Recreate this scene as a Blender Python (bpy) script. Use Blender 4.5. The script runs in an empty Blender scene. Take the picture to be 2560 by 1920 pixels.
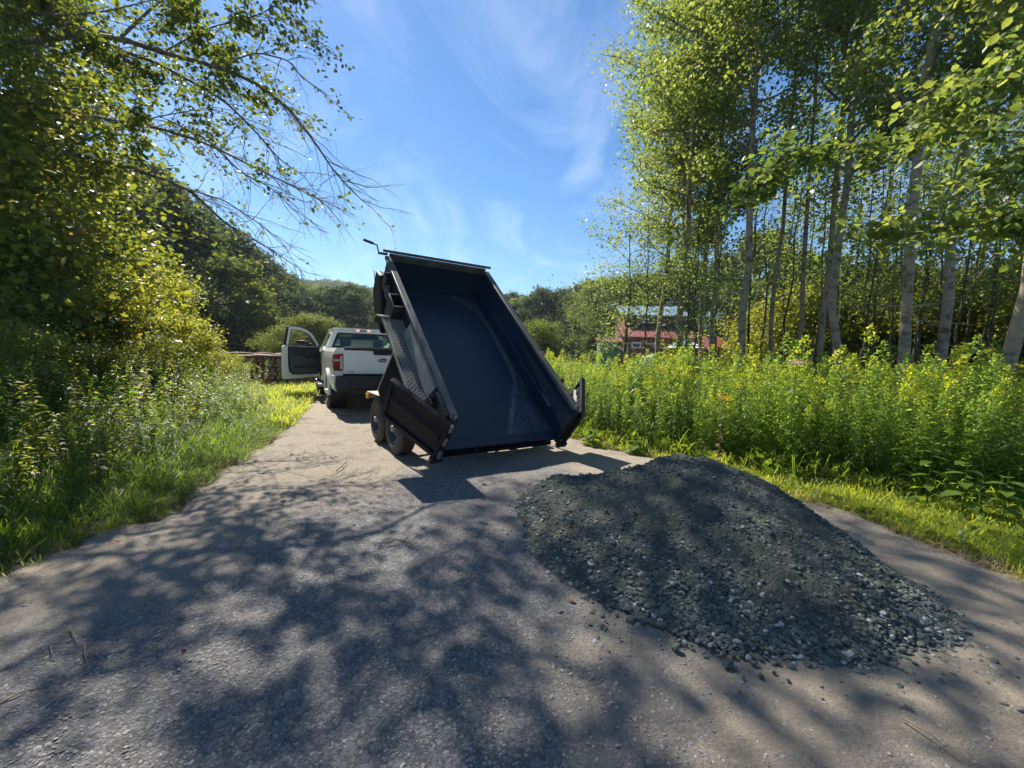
import bpy, math, random
import numpy as np
from mathutils import Matrix, Vector, Euler, noise as mnoise

R = math.radians
sc = bpy.context.scene
col = sc.collection
rng = np.random.default_rng(7)
rnd = random.Random(11)

# ------------------------------------------------------------------ camera, sky, sun, exposure
F_PX, PITCH, ROLL, CAM_H = 1022.0, 4.11, 1.82, 1.41
cam_d = bpy.data.cameras.new('camera'); cam = bpy.data.objects.new('camera', cam_d); col.objects.link(cam)
cam_d.sensor_width = 36; cam_d.lens = 36 * F_PX / 2560; cam_d.clip_end = 3000; cam_d.clip_start = 0.05
CAM_M = Matrix.Translation((0, 0, CAM_H)) @ Matrix.Rotation(R(90 - PITCH), 4, 'X') @ Matrix.Rotation(R(ROLL), 4, 'Z')
cam.matrix_world = CAM_M
sc.camera = cam

HAZE = 0.00042
SHADE_SEED, SHADE_N = 5, 20
SUN_EL, SUN_AZ = 49.0, 35.6            # azimuth: degrees to the left of straight ahead (+Y)
world = bpy.data.worlds.new('World'); sc.world = world; world.use_nodes = True
wn, wl = world.node_tree.nodes, world.node_tree.links
wn.clear()
w_out = wn.new('ShaderNodeOutputWorld'); w_bg = wn.new('ShaderNodeBackground'); w_bg.inputs['Strength'].default_value = 0.070
sky = wn.new('ShaderNodeTexSky'); sky.sky_type = 'NISHITA'; sky.sun_disc = False
sky.sun_elevation = R(SUN_EL); sky.sun_rotation = R(-SUN_AZ); sky.air_density = 1.0; sky.dust_density = 0.12; sky.ozone_density = 3.0
hsv = wn.new('ShaderNodeHueSaturation'); hsv.inputs['Saturation'].default_value = 1.30; hsv.inputs['Value'].default_value = 1.0
wl.new(sky.outputs[0], hsv.inputs['Color'])
# thin cirrus: direction projected on a high flat layer, stretched and warped noise
tc = wn.new('ShaderNodeTexCoord'); sep = wn.new('ShaderNodeSeparateXYZ'); wl.new(tc.outputs['Generated'], sep.inputs[0])
def wmath(op, a, b=None, clamp=False):
    n = wn.new('ShaderNodeMath'); n.operation = op; n.use_clamp = clamp
    for k, v in ((0, a), (1, b)):
        if v is None: continue
        if isinstance(v, (int, float)): n.inputs[k].default_value = v
        else: wl.new(v, n.inputs[k])
    return n.outputs[0]
zc = wmath('ADD', wmath('MAXIMUM', sep.outputs[2], 0.0), 0.12)
px_, py_ = wmath('DIVIDE', sep.outputs[0], zc), wmath('DIVIDE', sep.outputs[1], zc)
comb = wn.new('ShaderNodeCombineXYZ'); wl.new(px_, comb.inputs[0]); wl.new(py_, comb.inputs[1])
mp = wn.new('ShaderNodeMapping'); mp.inputs['Rotation'].default_value = (0, 0, R(60)); mp.inputs['Scale'].default_value = (1.6, 0.8, 1)
mp.inputs['Location'].default_value = (5.1, 1.7, 0)
wl.new(comb.outputs[0], mp.inputs[0])
n1 = wn.new('ShaderNodeTexNoise'); n1.inputs['Scale'].default_value = 1.1; n1.inputs['Detail'].default_value = 9; n1.inputs['Roughness'].default_value = 0.55
n1.inputs['Distortion'].default_value = 1.6; wl.new(mp.outputs[0], n1.inputs['Vector'])
n2 = wn.new('ShaderNodeTexNoise'); n2.inputs['Scale'].default_value = 0.6; n2.inputs['Detail'].default_value = 2; wl.new(comb.outputs[0], n2.inputs['Vector'])
cr1 = wn.new('ShaderNodeMapRange'); cr1.inputs[1].default_value = 0.47; cr1.inputs[2].default_value = 0.82; wl.new(n1.outputs[0], cr1.inputs[0])
cr2 = wn.new('ShaderNodeMapRange'); cr2.inputs[1].default_value = 0.25; cr2.inputs[2].default_value = 0.50; wl.new(n2.outputs[0], cr2.inputs[0])
cloudf = wmath('MULTIPLY', wmath('MULTIPLY', cr1.outputs[0], cr2.outputs[0]), 0.27, True)
wmix = wn.new('ShaderNodeMix'); wmix.data_type = 'RGBA'; wl.new(cloudf, wmix.inputs[0]); wl.new(hsv.outputs[0], wmix.inputs[6])
wmix.inputs[7].default_value = (9.5, 10.2, 11.2, 1)
wl.new(wmix.outputs[2], w_bg.inputs['Color']); wl.new(w_bg.outputs[0], w_out.inputs[0])

sun_d = bpy.data.lights.new('sun', 'SUN'); sun = bpy.data.objects.new('sun', sun_d); col.objects.link(sun)
sun_d.energy = 5.0; sun_d.angle = R(0.53); sun_d.color = (1.0, 0.93, 0.80)
sdir = Vector((-math.sin(R(SUN_AZ)) * math.cos(R(SUN_EL)), math.cos(R(SUN_AZ)) * math.cos(R(SUN_EL)), math.sin(R(SUN_EL))))
sun.rotation_euler = sdir.to_track_quat('Z', 'Y').to_euler(); sun.location = (0, 0, 30)

sc.view_settings.view_transform = 'Standard'; sc.view_settings.look = 'None'; sc.view_settings.gamma = 1
sc.view_settings.exposure = 1.12; sc.view_settings.use_curve_mapping = False
sc.render.engine = 'CYCLES'
cy = sc.cycles
cy.max_bounces = 7; cy.diffuse_bounces = 3; cy.glossy_bounces = 3; cy.transmission_bounces = 6; cy.transparent_max_bounces = 8
cy.use_denoising = True

def ray(px, py, Y):
    """world point seen at photo pixel (px, py) at distance Y ahead of the camera's place"""
    v = CAM_M.to_3x3() @ Vector(((px - 1280) / F_PX, -(py - 960) / F_PX, -1))
    return Vector((0, 0, CAM_H)) + v * (Y / v.y)
def gpt(px, py, z=0.0):
    v = CAM_M.to_3x3() @ Vector(((px - 1280) / F_PX, -(py - 960) / F_PX, -1))
    return Vector((0, 0, CAM_H)) + v * ((z - CAM_H) / v.z)

# ------------------------------------------------------------------ terrain height
def sstep(a, b, x):
    t = np.clip((x - a) / (b - a), 0, 1); return t * t * (3 - 2 * t)
def terrain(x, y):
    x = np.asarray(x, float); y = np.asarray(y, float)
    h = 9.0 * sstep(-22, -75, x + 0.25 * (y - 30)) * sstep(5, 50, y)
    h = h + 37 * np.exp(-((y - 330) / 95.0) ** 2) * (0.55 + 0.45 * np.exp(-((x + 90) / 120.0) ** 2)) * sstep(180, -60, x - 60)
    h = h + 17 * np.exp(-((y - 300) / 90.0) ** 2) * sstep(-50, 200, x)
    h = h + 0.25 * np.sin(x * .05) * np.sin(y * .06) * sstep(25, 60, np.hypot(x, y))
    return h

ROADL = np.array([(-3.9, -12), (-3.5, -4), (-3.25, 0), (-3.08, 2.4), (-3.0, 3.2), (-3.3, 4.6), (-3.9, 6.7), (-5.0, 9.5), (-6.2, 12.6), (-8.2, 17), (-12, 23), (-19, 31)])
ROADR = np.array([(5.2, -12), (4.3, -4), (3.85, 0), (3.45, 2.5), (3.15, 3.9), (2.35, 5.3), (0.75, 7.2), (-1.1, 10.2), (-2.6, 13.6), (-4.9, 18), (-9, 24.5), (-17, 34)])
def road_right_x(y): return np.interp(y, ROADR[:, 1], ROADR[:, 0])
def road_left_x(y): return np.interp(y, ROADL[:, 1], ROADL[:, 0])

# ------------------------------------------------------------------ helpers
def tag(o, label=None, cat=None, group=None, kind=None):
    if label: o['label'] = label
    if cat: o['category'] = cat
    if group: o['group'] = group
    if kind: o['kind'] = kind
    return o
def empty(name, loc=(0, 0, 0), rz=0, **k):
    o = bpy.data.objects.new(name, None); col.objects.link(o); o.location = loc; o.rotation_euler = (0, 0, rz); o.empty_display_size = .1
    return tag(o, **k)
def link(name, me, parent=None, **k):
    o = bpy.data.objects.new(name, me); col.objects.link(o)
    if parent: o.parent = parent
    return tag(o, **k)
def np_mesh(name, V, F, m=None, smooth=False):
    """V (n,3); F (m,k) index array with constant k"""
    V = np.ascontiguousarray(V, dtype=np.float32); F = np.ascontiguousarray(F, dtype=np.int32)
    me = bpy.data.meshes.new(name); k = F.shape[1]
    me.vertices.add(len(V)); me.vertices.foreach_set('co', V.ravel())
    me.loops.add(F.size); me.loops.foreach_set('vertex_index', F.ravel())
    me.polygons.add(len(F)); me.polygons.foreach_set('loop_start', np.arange(0, F.size, k, dtype=np.int32))
    me.polygons.foreach_set('loop_total', np.full(len(F), k, dtype=np.int32))
    if smooth: me.polygons.foreach_set('use_smooth', np.ones(len(F), dtype=bool))
    me.update(calc_edges=True)
    if m: me.materials.append(m)
    return me

class MB:
    """collects boxes, prisms, tubes and lathes; build() links them as one mesh object"""
    def __init__(s, xf=None): s.v, s.f, s.xf = [], [], xf
    def add(s, vs, fs, xf=None):
        b = len(s.v); xf = xf or s.xf
        s.v += [tuple(xf(*p)) if xf else tuple(p) for p in vs]; s.f += [tuple(b + i for i in f) for f in fs]; return s
    def box(s, x0, x1, y0, y1, z0, z1, xf=None):
        vs = [(x, y, z) for z in (z0, z1) for y in (y0, y1) for x in (x0, x1)]
        return s.add(vs, [(0, 2, 3, 1), (4, 5, 7, 6), (0, 1, 5, 4), (2, 6, 7, 3), (0, 4, 6, 2), (1, 3, 7, 5)], xf)
    def prism(s, poly, axis, a0, a1, xf=None):
        """poly: 2D points in the two other axes (in x,y,z order)"""
        def P(p, a):
            return (a, p[0], p[1]) if axis == 'x' else (p[0], a, p[1]) if axis == 'y' else (p[0], p[1], a)
        n = len(poly); vs = [P(p, a0) for p in poly] + [P(p, a1) for p in poly]
        fs = [tuple(range(n))[::-1], tuple(range(n, 2 * n))] + [(i, (i + 1) % n, n + (i + 1) % n, n + i) for i in range(n)]
        return s.add(vs, fs, xf)
    def ring(s, outer, inner, axis, a0, a1, xf=None):
        """closed frame between two outlines with the same number of points"""
        def P(p, a):
            return (a, p[0], p[1]) if axis == 'x' else (p[0], a, p[1]) if axis == 'y' else (p[0], p[1], a)
        n = len(outer); vs = [P(p, a0) for p in outer] + [P(p, a0) for p in inner] + [P(p, a1) for p in outer] + [P(p, a1) for p in inner]
        fs = []
        for i in range(n):
            j = (i + 1) % n
            fs += [(i, n + i, n + j, j), (2 * n + i, 2 * n + j, 3 * n + j, 3 * n + i), (i, j, 2 * n + j, 2 * n + i), (n + i, 3 * n + i, 3 * n + j, n + j)]
        return s.add(vs, fs, xf)
    def tube(s, pts, r, k=8, xf=None, cap=True):
        pts = [Vector(p) for p in pts]; rs = r if hasattr(r, '__len__') else [r] * len(pts); n = len(pts); vs = []
        up = None
        for i, p in enumerate(pts):
            t = (pts[min(i + 1, n - 1)] - pts[max(i - 1, 0)]).normalized()
            if up is None: up = t.orthogonal().normalized()
            up = (up - t * up.dot(t)).normalized(); b = t.cross(up)
            for a in range(k):
                q = p + (up * math.cos(2 * math.pi * a / k) + b * math.sin(2 * math.pi * a / k)) * rs[i]; vs.append(tuple(q))
        fs = [(i * k + a, i * k + (a + 1) % k, (i + 1) * k + (a + 1) % k, (i + 1) * k + a) for i in range(n - 1) for a in range(k)]
        if cap: fs += [tuple(range(k))[::-1], tuple((n - 1) * k + a for a in range(k))]
        return s.add(vs, fs, xf)
    def lathe(s, prof, c, segs=32, axis='x', xf=None):
        """prof: (r, offset along axis)"""
        vs = []
        for a in range(segs):
            ca, sa = math.cos(2 * math.pi * a / segs), math.sin(2 * math.pi * a / segs)
            for r, o in prof:
                if axis == 'x': vs.append((c[0] + o, c[1] + r * ca, c[2] + r * sa))
                elif axis == 'y': vs.append((c[0] + r * ca, c[1] + o, c[2] + r * sa))
                else: vs.append((c[0] + r * ca, c[1] + r * sa, c[2] + o))
        m = len(prof)
        fs = [(a * m + i, a * m + i + 1, ((a + 1) % segs) * m + i + 1, ((a + 1) % segs) * m + i) for a in range(segs) for i in range(m - 1)]
        return s.add(vs, fs, xf)
    def mesh(s, name, m, smooth=False):
        me = bpy.data.meshes.new(name); me.from_pydata(s.v, [], s.f)
        if m: me.materials.append(m)
        import bmesh
        bm = bmesh.new(); bm.from_mesh(me); bmesh.ops.recalc_face_normals(bm, faces=bm.faces); bm.to_mesh(me); bm.free()
        if smooth:
            me.polygons.foreach_set('use_smooth', [True] * len(me.polygons))
            me.set_sharp_from_angle(angle=R(38))
        return me
    def build(s, name, m, parent=None, bevel=0, smooth=False, segs=2, **k):
        o = link(name, s.mesh(name, m, smooth or bevel > 0), parent, **k)
        if bevel:
            b = o.modifiers.new('bevel', 'BEVEL'); b.width = bevel; b.segments = segs; b.limit_method = 'ANGLE'; b.angle_limit = R(35); b.harden_normals = False
        return o

# ------------------------------------------------------------------ materials
def nmat(name):
    m = bpy.data.materials.new(name); m.use_nodes = True; nt = m.node_tree
    return m, nt.nodes, nt.links, nt.nodes['Principled BSDF']
def simple(name, c, rough=.6, metal=0, spec=.5, coat=0, noise=None, bump=None, coat_rough=.05):
    m, n, l, p = nmat(name)
    p.inputs['Base Color'].default_value = (*c, 1); p.inputs['Roughness'].default_value = rough; p.inputs['Metallic'].default_value = metal
    p.inputs['Specular IOR Level'].default_value = spec; p.inputs['Coat Weight'].default_value = coat; p.inputs['Coat Roughness'].default_value = coat_rough
    if noise:                                   # (scale, second colour, low, high)
        sc_, c2, lo, hi = noise
        t = n.new('ShaderNodeTexCoord'); tx = n.new('ShaderNodeTexNoise'); tx.inputs['Scale'].default_value = sc_; tx.inputs['Detail'].default_value = 6
        l.new(t.outputs['Object'], tx.inputs['Vector'])
        mr = n.new('ShaderNodeMapRange'); mr.inputs[1].default_value = lo; mr.inputs[2].default_value = hi; l.new(tx.outputs[0], mr.inputs[0])
        mx = n.new('ShaderNodeMix'); mx.data_type = 'RGBA'; mx.inputs[6].default_value = (*c, 1); mx.inputs[7].default_value = (*c2, 1)
        l.new(mr.outputs[0], mx.inputs[0]); l.new(mx.outputs[2], p.inputs['Base Color'])
    if bump:
        t = n.new('ShaderNodeTexCoord'); tx = n.new('ShaderNodeTexNoise'); tx.inputs['Scale'].default_value = bump[0]; tx.inputs['Detail'].default_value = 5
        l.new(t.outputs['Object'], tx.inputs['Vector'])
        b = n.new('ShaderNodeBump'); b.inputs['Strength'].default_value = bump[1]; b.inputs['Distance'].default_value = bump[2]
        l.new(tx.outputs[0], b.inputs['Height']); l.new(b.outputs[0], p.inputs['Normal'])
    return m
def leafmat(name, c1, c2, t1, t2, mix=.5, accent=None, acc=.03, rough=.45):
    """c1..c2: leaf colour range, t1..t2: light let through; one random value per leaf and per plant"""
    m, n, l, p = nmat(name)
    g = n.new('ShaderNodeNewGeometry'); oi = n.new('ShaderNodeObjectInfo')
    av = n.new('ShaderNodeMath'); av.operation = 'MULTIPLY_ADD'; l.new(oi.outputs['Random'], av.inputs[0]); av.inputs[1].default_value = .35
    sc2 = n.new('ShaderNodeMath'); sc2.operation = 'MULTIPLY'; l.new(g.outputs['Random Per Island'], sc2.inputs[0]); sc2.inputs[1].default_value = .65
    l.new(sc2.outputs[0], av.inputs[2])
    def ramp(a, b):
        r = n.new('ShaderNodeValToRGB'); r.color_ramp.elements[0].color = (*a, 1); r.color_ramp.elements[1].color = (*b, 1)
        if accent is not None:
            e = r.color_ramp.elements.new(1 - acc - .02); e.color = (*b, 1); r.color_ramp.elements[-1].color = (*accent, 1)
        l.new(av.outputs[0], r.inputs[0]); return r
    r1, r2 = ramp(c1, c2), ramp(t1, t2)
    l.new(r1.outputs[0], p.inputs['Base Color']); p.inputs['Roughness'].default_value = rough; p.inputs['Specular IOR Level'].default_value = .35
    tr = n.new('ShaderNodeBsdfTranslucent'); l.new(r2.outputs[0], tr.inputs['Color'])
    mx = n.new('ShaderNodeMixShader'); mx.inputs[0].default_value = mix; l.new(p.outputs[0], mx.inputs[1]); l.new(tr.outputs[0], mx.inputs[2])
    l.new(mx.outputs[0], n['Material Output'].inputs['Surface'])
    return m

M = {}
M['white_paint'] = simple('white_paint', (.86, .86, .81), .32, coat=.6)
M['white_trim_early'] = simple('badge_white', (.8, .8, .8), .4)
M['white_inner'] = simple('white_door_jamb', (.76, .79, .77), .45)
M['black_trim'] = simple('black_trim', (.012, .013, .016), .5)
M['grey_trim'] = simple('grey_trim', (.075, .08, .09), .7)
M['dark_trim'] = simple('dark_trim', (.02, .022, .028), .65)
M['chrome'] = simple('chrome', (.7, .7, .7), .22, metal=1)
M['rubber'] = simple('rubber', (.032, .031, .03), .75, noise=(30, (.07, .065, .06), .45, .75), bump=(60, .3, .004))
M['rim_black'] = simple('rim_black', (.02, .02, .022), .5, coat=.15, noise=(14, (.12, .115, .105), .52, .8))
M['rim_silver'] = simple('rim_silver', (.45, .45, .46), .35, metal=.8)
M['black_paint'] = simple('black_paint', (.005, .006, .011), .55, spec=.2, coat=.04, noise=(5, (.014, .014, .018), .5, .85), coat_rough=.3)
M['black_worn'] = simple('black_worn', (.016, .018, .024), .5, spec=.3, noise=(7, (.055, .055, .06), .48, .8), bump=(40, .25, .004))
M['brown_rust'] = simple('brown_rust', (.10, .06, .05), .7, noise=(12, (.03, .02, .02), .4, .7))
M['matt_black'] = simple('matt_black', (.006, .007, .012), .8, spec=.08)
M['amber'] = simple('amber', (.75, .22, .01), .3)
M['tan_sunlit'] = simple('tan_sunlit', (.30, .25, .19), .7)  # sunlit look of the fender shelf, put into a tan base colour
M['red_lens'] = simple('red_lens', (.35, .012, .01), .15, coat=.8)
M['red_lens_dark'] = simple('red_lens_dark', (.10, .012, .012), .2, coat=.8)
M['clear_lens'] = simple('clear_lens', (.55, .5, .48), .2, coat=.5)
m, n, l, p = nmat('lit_lamp'); p.inputs['Base Color'].default_value = (.9, .5, .45, 1); p.inputs['Emission Color'].default_value = (1, .45, .38, 1); p.inputs['Emission Strength'].default_value = .9; M['lit_lamp'] = m
M['plate_green'] = simple('plate_green', (.05, .19, .12), .4)
M['steel'] = simple('steel', (.30, .29, .28), .5, metal=.7)
M['rail_worn'] = simple('rail_worn', (.048, .050, .056), .5, noise=(6, (.105, .10, .098), .45, .75))
M['board_sunlit'] = simple('board_sunlit', (.13, .128, .122), .5, noise=(5, (.20, .19, .175), .45, .75))  # side board's paler grey paints in the sun falling on it
M['tarp'] = simple('tarp_mesh', (.05, .045, .04), .9, noise=(25, (.22, .2, .17), .45, .75))
# glass: tinted see-through sheet with mirror-like reflection at grazing angles
m = bpy.data.materials.new('glass'); m.use_nodes = True; n, l = m.node_tree.nodes, m.node_tree.links; n.clear()
o_ = n.new('ShaderNodeOutputMaterial'); tr = n.new('ShaderNodeBsdfTransparent'); tr.inputs[0].default_value = (.84, .95, .88, 1)
gl = n.new('ShaderNodeBsdfGlossy'); gl.inputs['Roughness'].default_value = .02; fr = n.new('ShaderNodeFresnel'); fr.inputs[0].default_value = 1.5
mx = n.new('ShaderNodeMixShader'); l.new(fr.outputs[0], mx.inputs[0]); l.new(tr.outputs[0], mx.inputs[1]); l.new(gl.outputs[0], mx.inputs[2]); l.new(mx.outputs[0], o_.inputs[0]); M['glass'] = m
M['house_glass'] = simple('house_glass', (.03, .05, .08), .08, spec=.8)

# bed lining: black paint, reflected sky painted in as navy, scuffed and dusted along the run of the load
m, n, l, p = nmat('bed_paint')
t = n.new('ShaderNodeTexCoord'); mpn = n.new('ShaderNodeMapping'); mpn.inputs['Scale'].default_value = (9, 1.2, 1.2); l.new(t.outputs['Object'], mpn.inputs[0])
a = n.new('ShaderNodeTexNoise'); a.inputs['Scale'].default_value = 2.2; a.inputs['Detail'].default_value = 9; a.inputs['Roughness'].default_value = .7; l.new(mpn.outputs[0], a.inputs['Vector'])
b = n.new('ShaderNodeTexNoise'); b.inputs['Scale'].default_value = .8; b.inputs['Detail'].default_value = 3; l.new(t.outputs['Object'], b.inputs['Vector'])
mu = n.new('ShaderNodeMath'); mu.operation = 'MULTIPLY'; l.new(a.outputs[0], mu.inputs[0]); l.new(b.outputs[0], mu.inputs[1])
mr = n.new('ShaderNodeMapRange'); mr.inputs[1].default_value = .22; mr.inputs[2].default_value = .42; l.new(mu.outputs[0], mr.inputs[0])
mx = n.new('ShaderNodeMix'); mx.data_type = 'RGBA'; mx.inputs[6].default_value = (.004, .016, .040, 1); mx.inputs[7].default_value = (.013, .031, .062, 1)
l.new(mr.outputs[0], mx.inputs[0])
da = n.new('ShaderNodeAttribute'); da.attribute_name = 'dust'; dn = n.new('ShaderNodeTexNoise'); dn.inputs['Scale'].default_value = 7; dn.inputs['Detail'].default_value = 8; dn.inputs['Roughness'].default_value = .75; l.new(mpn.outputs[0], dn.inputs['Vector'])
dm = n.new('ShaderNodeMapRange'); dm.inputs[1].default_value = .42; dm.inputs[2].default_value = .68; l.new(dn.outputs[0], dm.inputs[0]); dmm = n.new('ShaderNodeMath'); dmm.operation = 'MULTIPLY'; l.new(da.outputs['Fac'], dmm.inputs[0]); l.new(dm.outputs[0], dmm.inputs[1])
mxd = n.new('ShaderNodeMix'); mxd.data_type = 'RGBA'; l.new(dmm.outputs[0], mxd.inputs[0]); l.new(mx.outputs[2], mxd.inputs[6]); mxd.inputs[7].default_value = (.26, .27, .275, 1); l.new(mxd.outputs[2], p.inputs['Base Color'])
mr2 = n.new('ShaderNodeMapRange'); mr2.inputs[3].default_value = .42; mr2.inputs[4].default_value = .62; l.new(mr.outputs[0], mr2.inputs[0]); l.new(mr2.outputs[0], p.inputs['Roughness'])
p.inputs['Specular IOR Level'].default_value = .6; M['bed_paint'] = m

# bark
def bark(name, c1, c2, ring=True):
    m, n, l, p = nmat(name)
    t = n.new('ShaderNodeTexCoord'); mpn = n.new('ShaderNodeMapping'); mpn.inputs['Scale'].default_value = (3, 3, 5 if ring else 2); l.new(t.outputs['Object'], mpn.inputs[0])
    a = n.new('ShaderNodeTexNoise'); a.inputs['Scale'].default_value = 1.6; a.inputs['Detail'].default_value = 8; a.inputs['Roughness'].default_value = .65; l.new(mpn.outputs[0], a.inputs['Vector'])
    r = n.new('ShaderNodeValToRGB'); r.color_ramp.elements[0].position = .36; r.color_ramp.elements[0].color = (*c2, 1); r.color_ramp.elements[1].position = .52; r.color_ramp.elements[1].color = (*c1, 1)
    l.new(a.outputs[0], r.inputs[0]); l.new(r.outputs[0], p.inputs['Base Color']); p.inputs['Roughness'].default_value = .9
    bb = n.new('ShaderNodeBump'); bb.inputs['Strength'].default_value = .6; bb.inputs['Distance'].default_value = .02; l.new(a.outputs[0], bb.inputs['Height']); l.new(bb.outputs[0], p.inputs['Normal'])
    return m
M['bark_pale'] = bark('bark_pale', (.30, .245, .18), (.10, .08, .06))
M['bark_brown'] = bark('bark_brown', (.20, .16, .12), (.07, .055, .042))
M['bark_dark'] = bark('bark_dark', (.10, .085, .065), (.03, .026, .022), False)
M['twig'] = bark('twig_bark', (.16, .14, .12), (.07, .06, .05), False)

M['leaf_aspen'] = leafmat('leaf_aspen', (.035, .075, .025), (.13, .17, .05), (.12, .24, .04), (.58, .62, .09), .45)
M['leaf_over'] = leafmat('leaf_overhang', (.030, .055, .018), (.07, .10, .022), (.12, .20, .02), (.50, .50, .04), .43, accent=(.40, .16, .03), acc=.02)
M['leaf_shrub'] = leafmat('leaf_shrub', (.03, .06, .014), (.10, .13, .02), (.12, .19, .02), (.80, .74, .05), .46, accent=(.45, .20, .02), acc=.02)
M['leaf_far'] = leafmat('leaf_far', (.028, .048, .024), (.062, .088, .032), (.08, .13, .03), (.20, .25, .06), .35, rough=.8)
M['leaf_far_light'] = leafmat('leaf_far_light', (.05, .08, .022), (.10, .13, .035), (.16, .22, .03), (.36, .40, .07), .4, rough=.8)
M['leaf_gold'] = leafmat('leaf_goldenrod', (.06, .11, .025), (.13, .19, .035), (.20, .38, .04), (.56, .72, .09), .48)
M['gold_tip'] = leafmat('goldenrod_tip', (.18, .24, .03), (.34, .36, .03), (.45, .55, .03), (.85, .85, .05), .5)
M['grass_sun'] = leafmat('grass_sunlit', (.12, .18, .025), (.26, .29, .04), (.45, .60, .04), (.90, .88, .08), .48)  # grass in the sun: its brightness is put into the leaf colour
M['grass_shade'] = leafmat('grass_shaded', (.04, .08, .016), (.10, .15, .02), (.16, .32, .02), (.42, .52, .03), .5)  # grass in the shade: its darkness is put into the leaf colour
M['dry'] = leafmat('dry_grass', (.22, .16, .09), (.34, .26, .15), (.3, .2, .1), (.4, .3, .15), .3)
M['broad_leaf'] = leafmat('broad_leaf', (.05, .10, .02), (.10, .16, .03), (.2, .32, .03), (.42, .50, .04), .45)
M['yellow_flower'] = leafmat('yellow_flower', (.75, .42, .02), (.85, .55, .03), (.8, .5, .02), (.9, .6, .03), .4)
M['pink_flower'] = leafmat('pink_flower', (.45, .28, .25), (.55, .36, .32), (.5, .3, .3), (.6, .4, .35), .3)
M['red_disc'] = simple('red_disc', (.72, .02, .02), .3, coat=.5)

# ground: earth with low green cover
m, n, l, p = nmat('meadow_ground')
t = n.new('ShaderNodeTexCoord'); a = n.new('ShaderNodeTexNoise'); a.inputs['Scale'].default_value = 1.4; a.inputs['Detail'].default_value = 10; a.inputs['Roughness'].default_value = .7
l.new(t.outputs['Object'], a.inputs['Vector']); r = n.new('ShaderNodeValToRGB')
r.color_ramp.elements[0].position = .38; r.color_ramp.elements[0].color = (.055, .060, .022, 1); r.color_ramp.elements[1].position = .66; r.color_ramp.elements[1].color = (.11, .13, .03, 1)
l.new(a.outputs[0], r.inputs[0]); l.new(r.outputs[0], p.inputs['Base Color']); p.inputs['Roughness'].default_value = 1
bb = n.new('ShaderNodeBump'); bb.inputs['Distance'].default_value = .05; l.new(a.outputs[0], bb.inputs['Height']); l.new(bb.outputs[0], p.inputs['Normal']); M['ground'] = m

# road: pale packed sand with patches of dark crushed stone
m, n, l, p = nmat('road_gravel')
t = n.new('ShaderNodeTexCoord')
def noise_(s, d=6, ro=.6, src=None):
    a = n.new('ShaderNodeTexNoise'); a.inputs['Scale'].default_value = s; a.inputs['Detail'].default_value = d; a.inputs['Roughness'].default_value = ro; l.new(src or t.outputs['Object'], a.inputs['Vector']); return a.outputs[0]
def mth(op, x, y=None, clamp=False):
    q = n.new('ShaderNodeMath'); q.operation = op; q.use_clamp = clamp
    for k, v in ((0, x), (1, y)):
        if v is None: continue
        if isinstance(v, (int, float)): q.inputs[k].default_value = v
        else: l.new(v, q.inputs[k])
    return q.outputs[0]
def rng_(x, a0, a1, b0=0, b1=1):
    q = n.new('ShaderNodeMapRange'); l.new(x, q.inputs[0]); q.inputs[1].default_value = a0; q.inputs[2].default_value = a1; q.inputs[3].default_value = b0; q.inputs[4].default_value = b1; return q.outputs[0]
def cmix(f, a, b):
    q = n.new('ShaderNodeMix'); q.data_type = 'RGBA'
    if isinstance(f, (int, float)): q.inputs[0].default_value = f
    else: l.new(f, q.inputs[0])
    for k, v in ((6, a), (7, b)):
        if isinstance(v, tuple): q.inputs[k].default_value = (*v, 1)
        else: l.new(v, q.inputs[k])
    return q.outputs[2]
att = n.new('ShaderNodeAttribute'); att.attribute_name = 'stony'
stony = mth('ADD', att.outputs['Fac'], mth('MULTIPLY', mth('SUBTRACT', noise_(1.3, 5, .7), .5), 1.3))
stony = rng_(stony, .35, .75)
vo = n.new('ShaderNodeTexVoronoi'); vo.inputs['Scale'].default_value = 55; vo.feature = 'F1'; l.new(t.outputs['Object'], vo.inputs['Vector'])
sepc = n.new('ShaderNodeSeparateColor'); l.new(vo.outputs['Color'], sepc.inputs[0])
vo2 = n.new('ShaderNodeTexVoronoi'); vo2.inputs['Scale'].default_value = 125; wv = n.new('ShaderNodeVectorMath'); wv.operation = 'ADD'; l.new(t.outputs['Object'], wv.inputs[0])
wnz = n.new('ShaderNodeTexNoise'); wnz.inputs['Scale'].default_value = 30; l.new(t.outputs['Object'], wnz.inputs['Vector']); wsc = n.new('ShaderNodeVectorMath'); wsc.operation = 'SCALE'; wsc.inputs['Scale'].default_value = .03; l.new(wnz.outputs['Color'], wsc.inputs[0]); l.new(wsc.outputs[0], wv.inputs[1])
l.new(wv.outputs[0], vo2.inputs['Vector']); l.new(wv.outputs[0], vo.inputs['Vector']); vo.inputs['Randomness'].default_value = 1
sep2 = n.new('ShaderNodeSeparateColor'); l.new(vo2.outputs['Color'], sep2.inputs[0]); big_ = rng_(noise_(17, 4, .7), .46, .56)
stone_c = cmix(big_, cmix(sep2.outputs[0], (.14, .14, .155), (.29, .28, .275)), cmix(sepc.outputs[0], (.15, .15, .165), (.32, .31, .30)))
stone_c = cmix(rng_(noise_(3.3, 6, .7), .45, .7), stone_c, (.28, .26, .25))
stone_c = cmix(mth('MULTIPLY', rng_(vo.outputs['Distance'], .35, .75), .6), stone_c, (.09, .088, .085))
sand_c = cmix(noise_(6, 8, .7), (.25, .208, .16), (.37, .318, .255))
sand_c = cmix(rng_(noise_(120, 3, .6), .55, .75), sand_c, (.17, .15, .135))
sand_c = cmix(rng_(noise_(2.2, 6, .7), .52, .66), sand_c, (.19, .17, .155))
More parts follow.
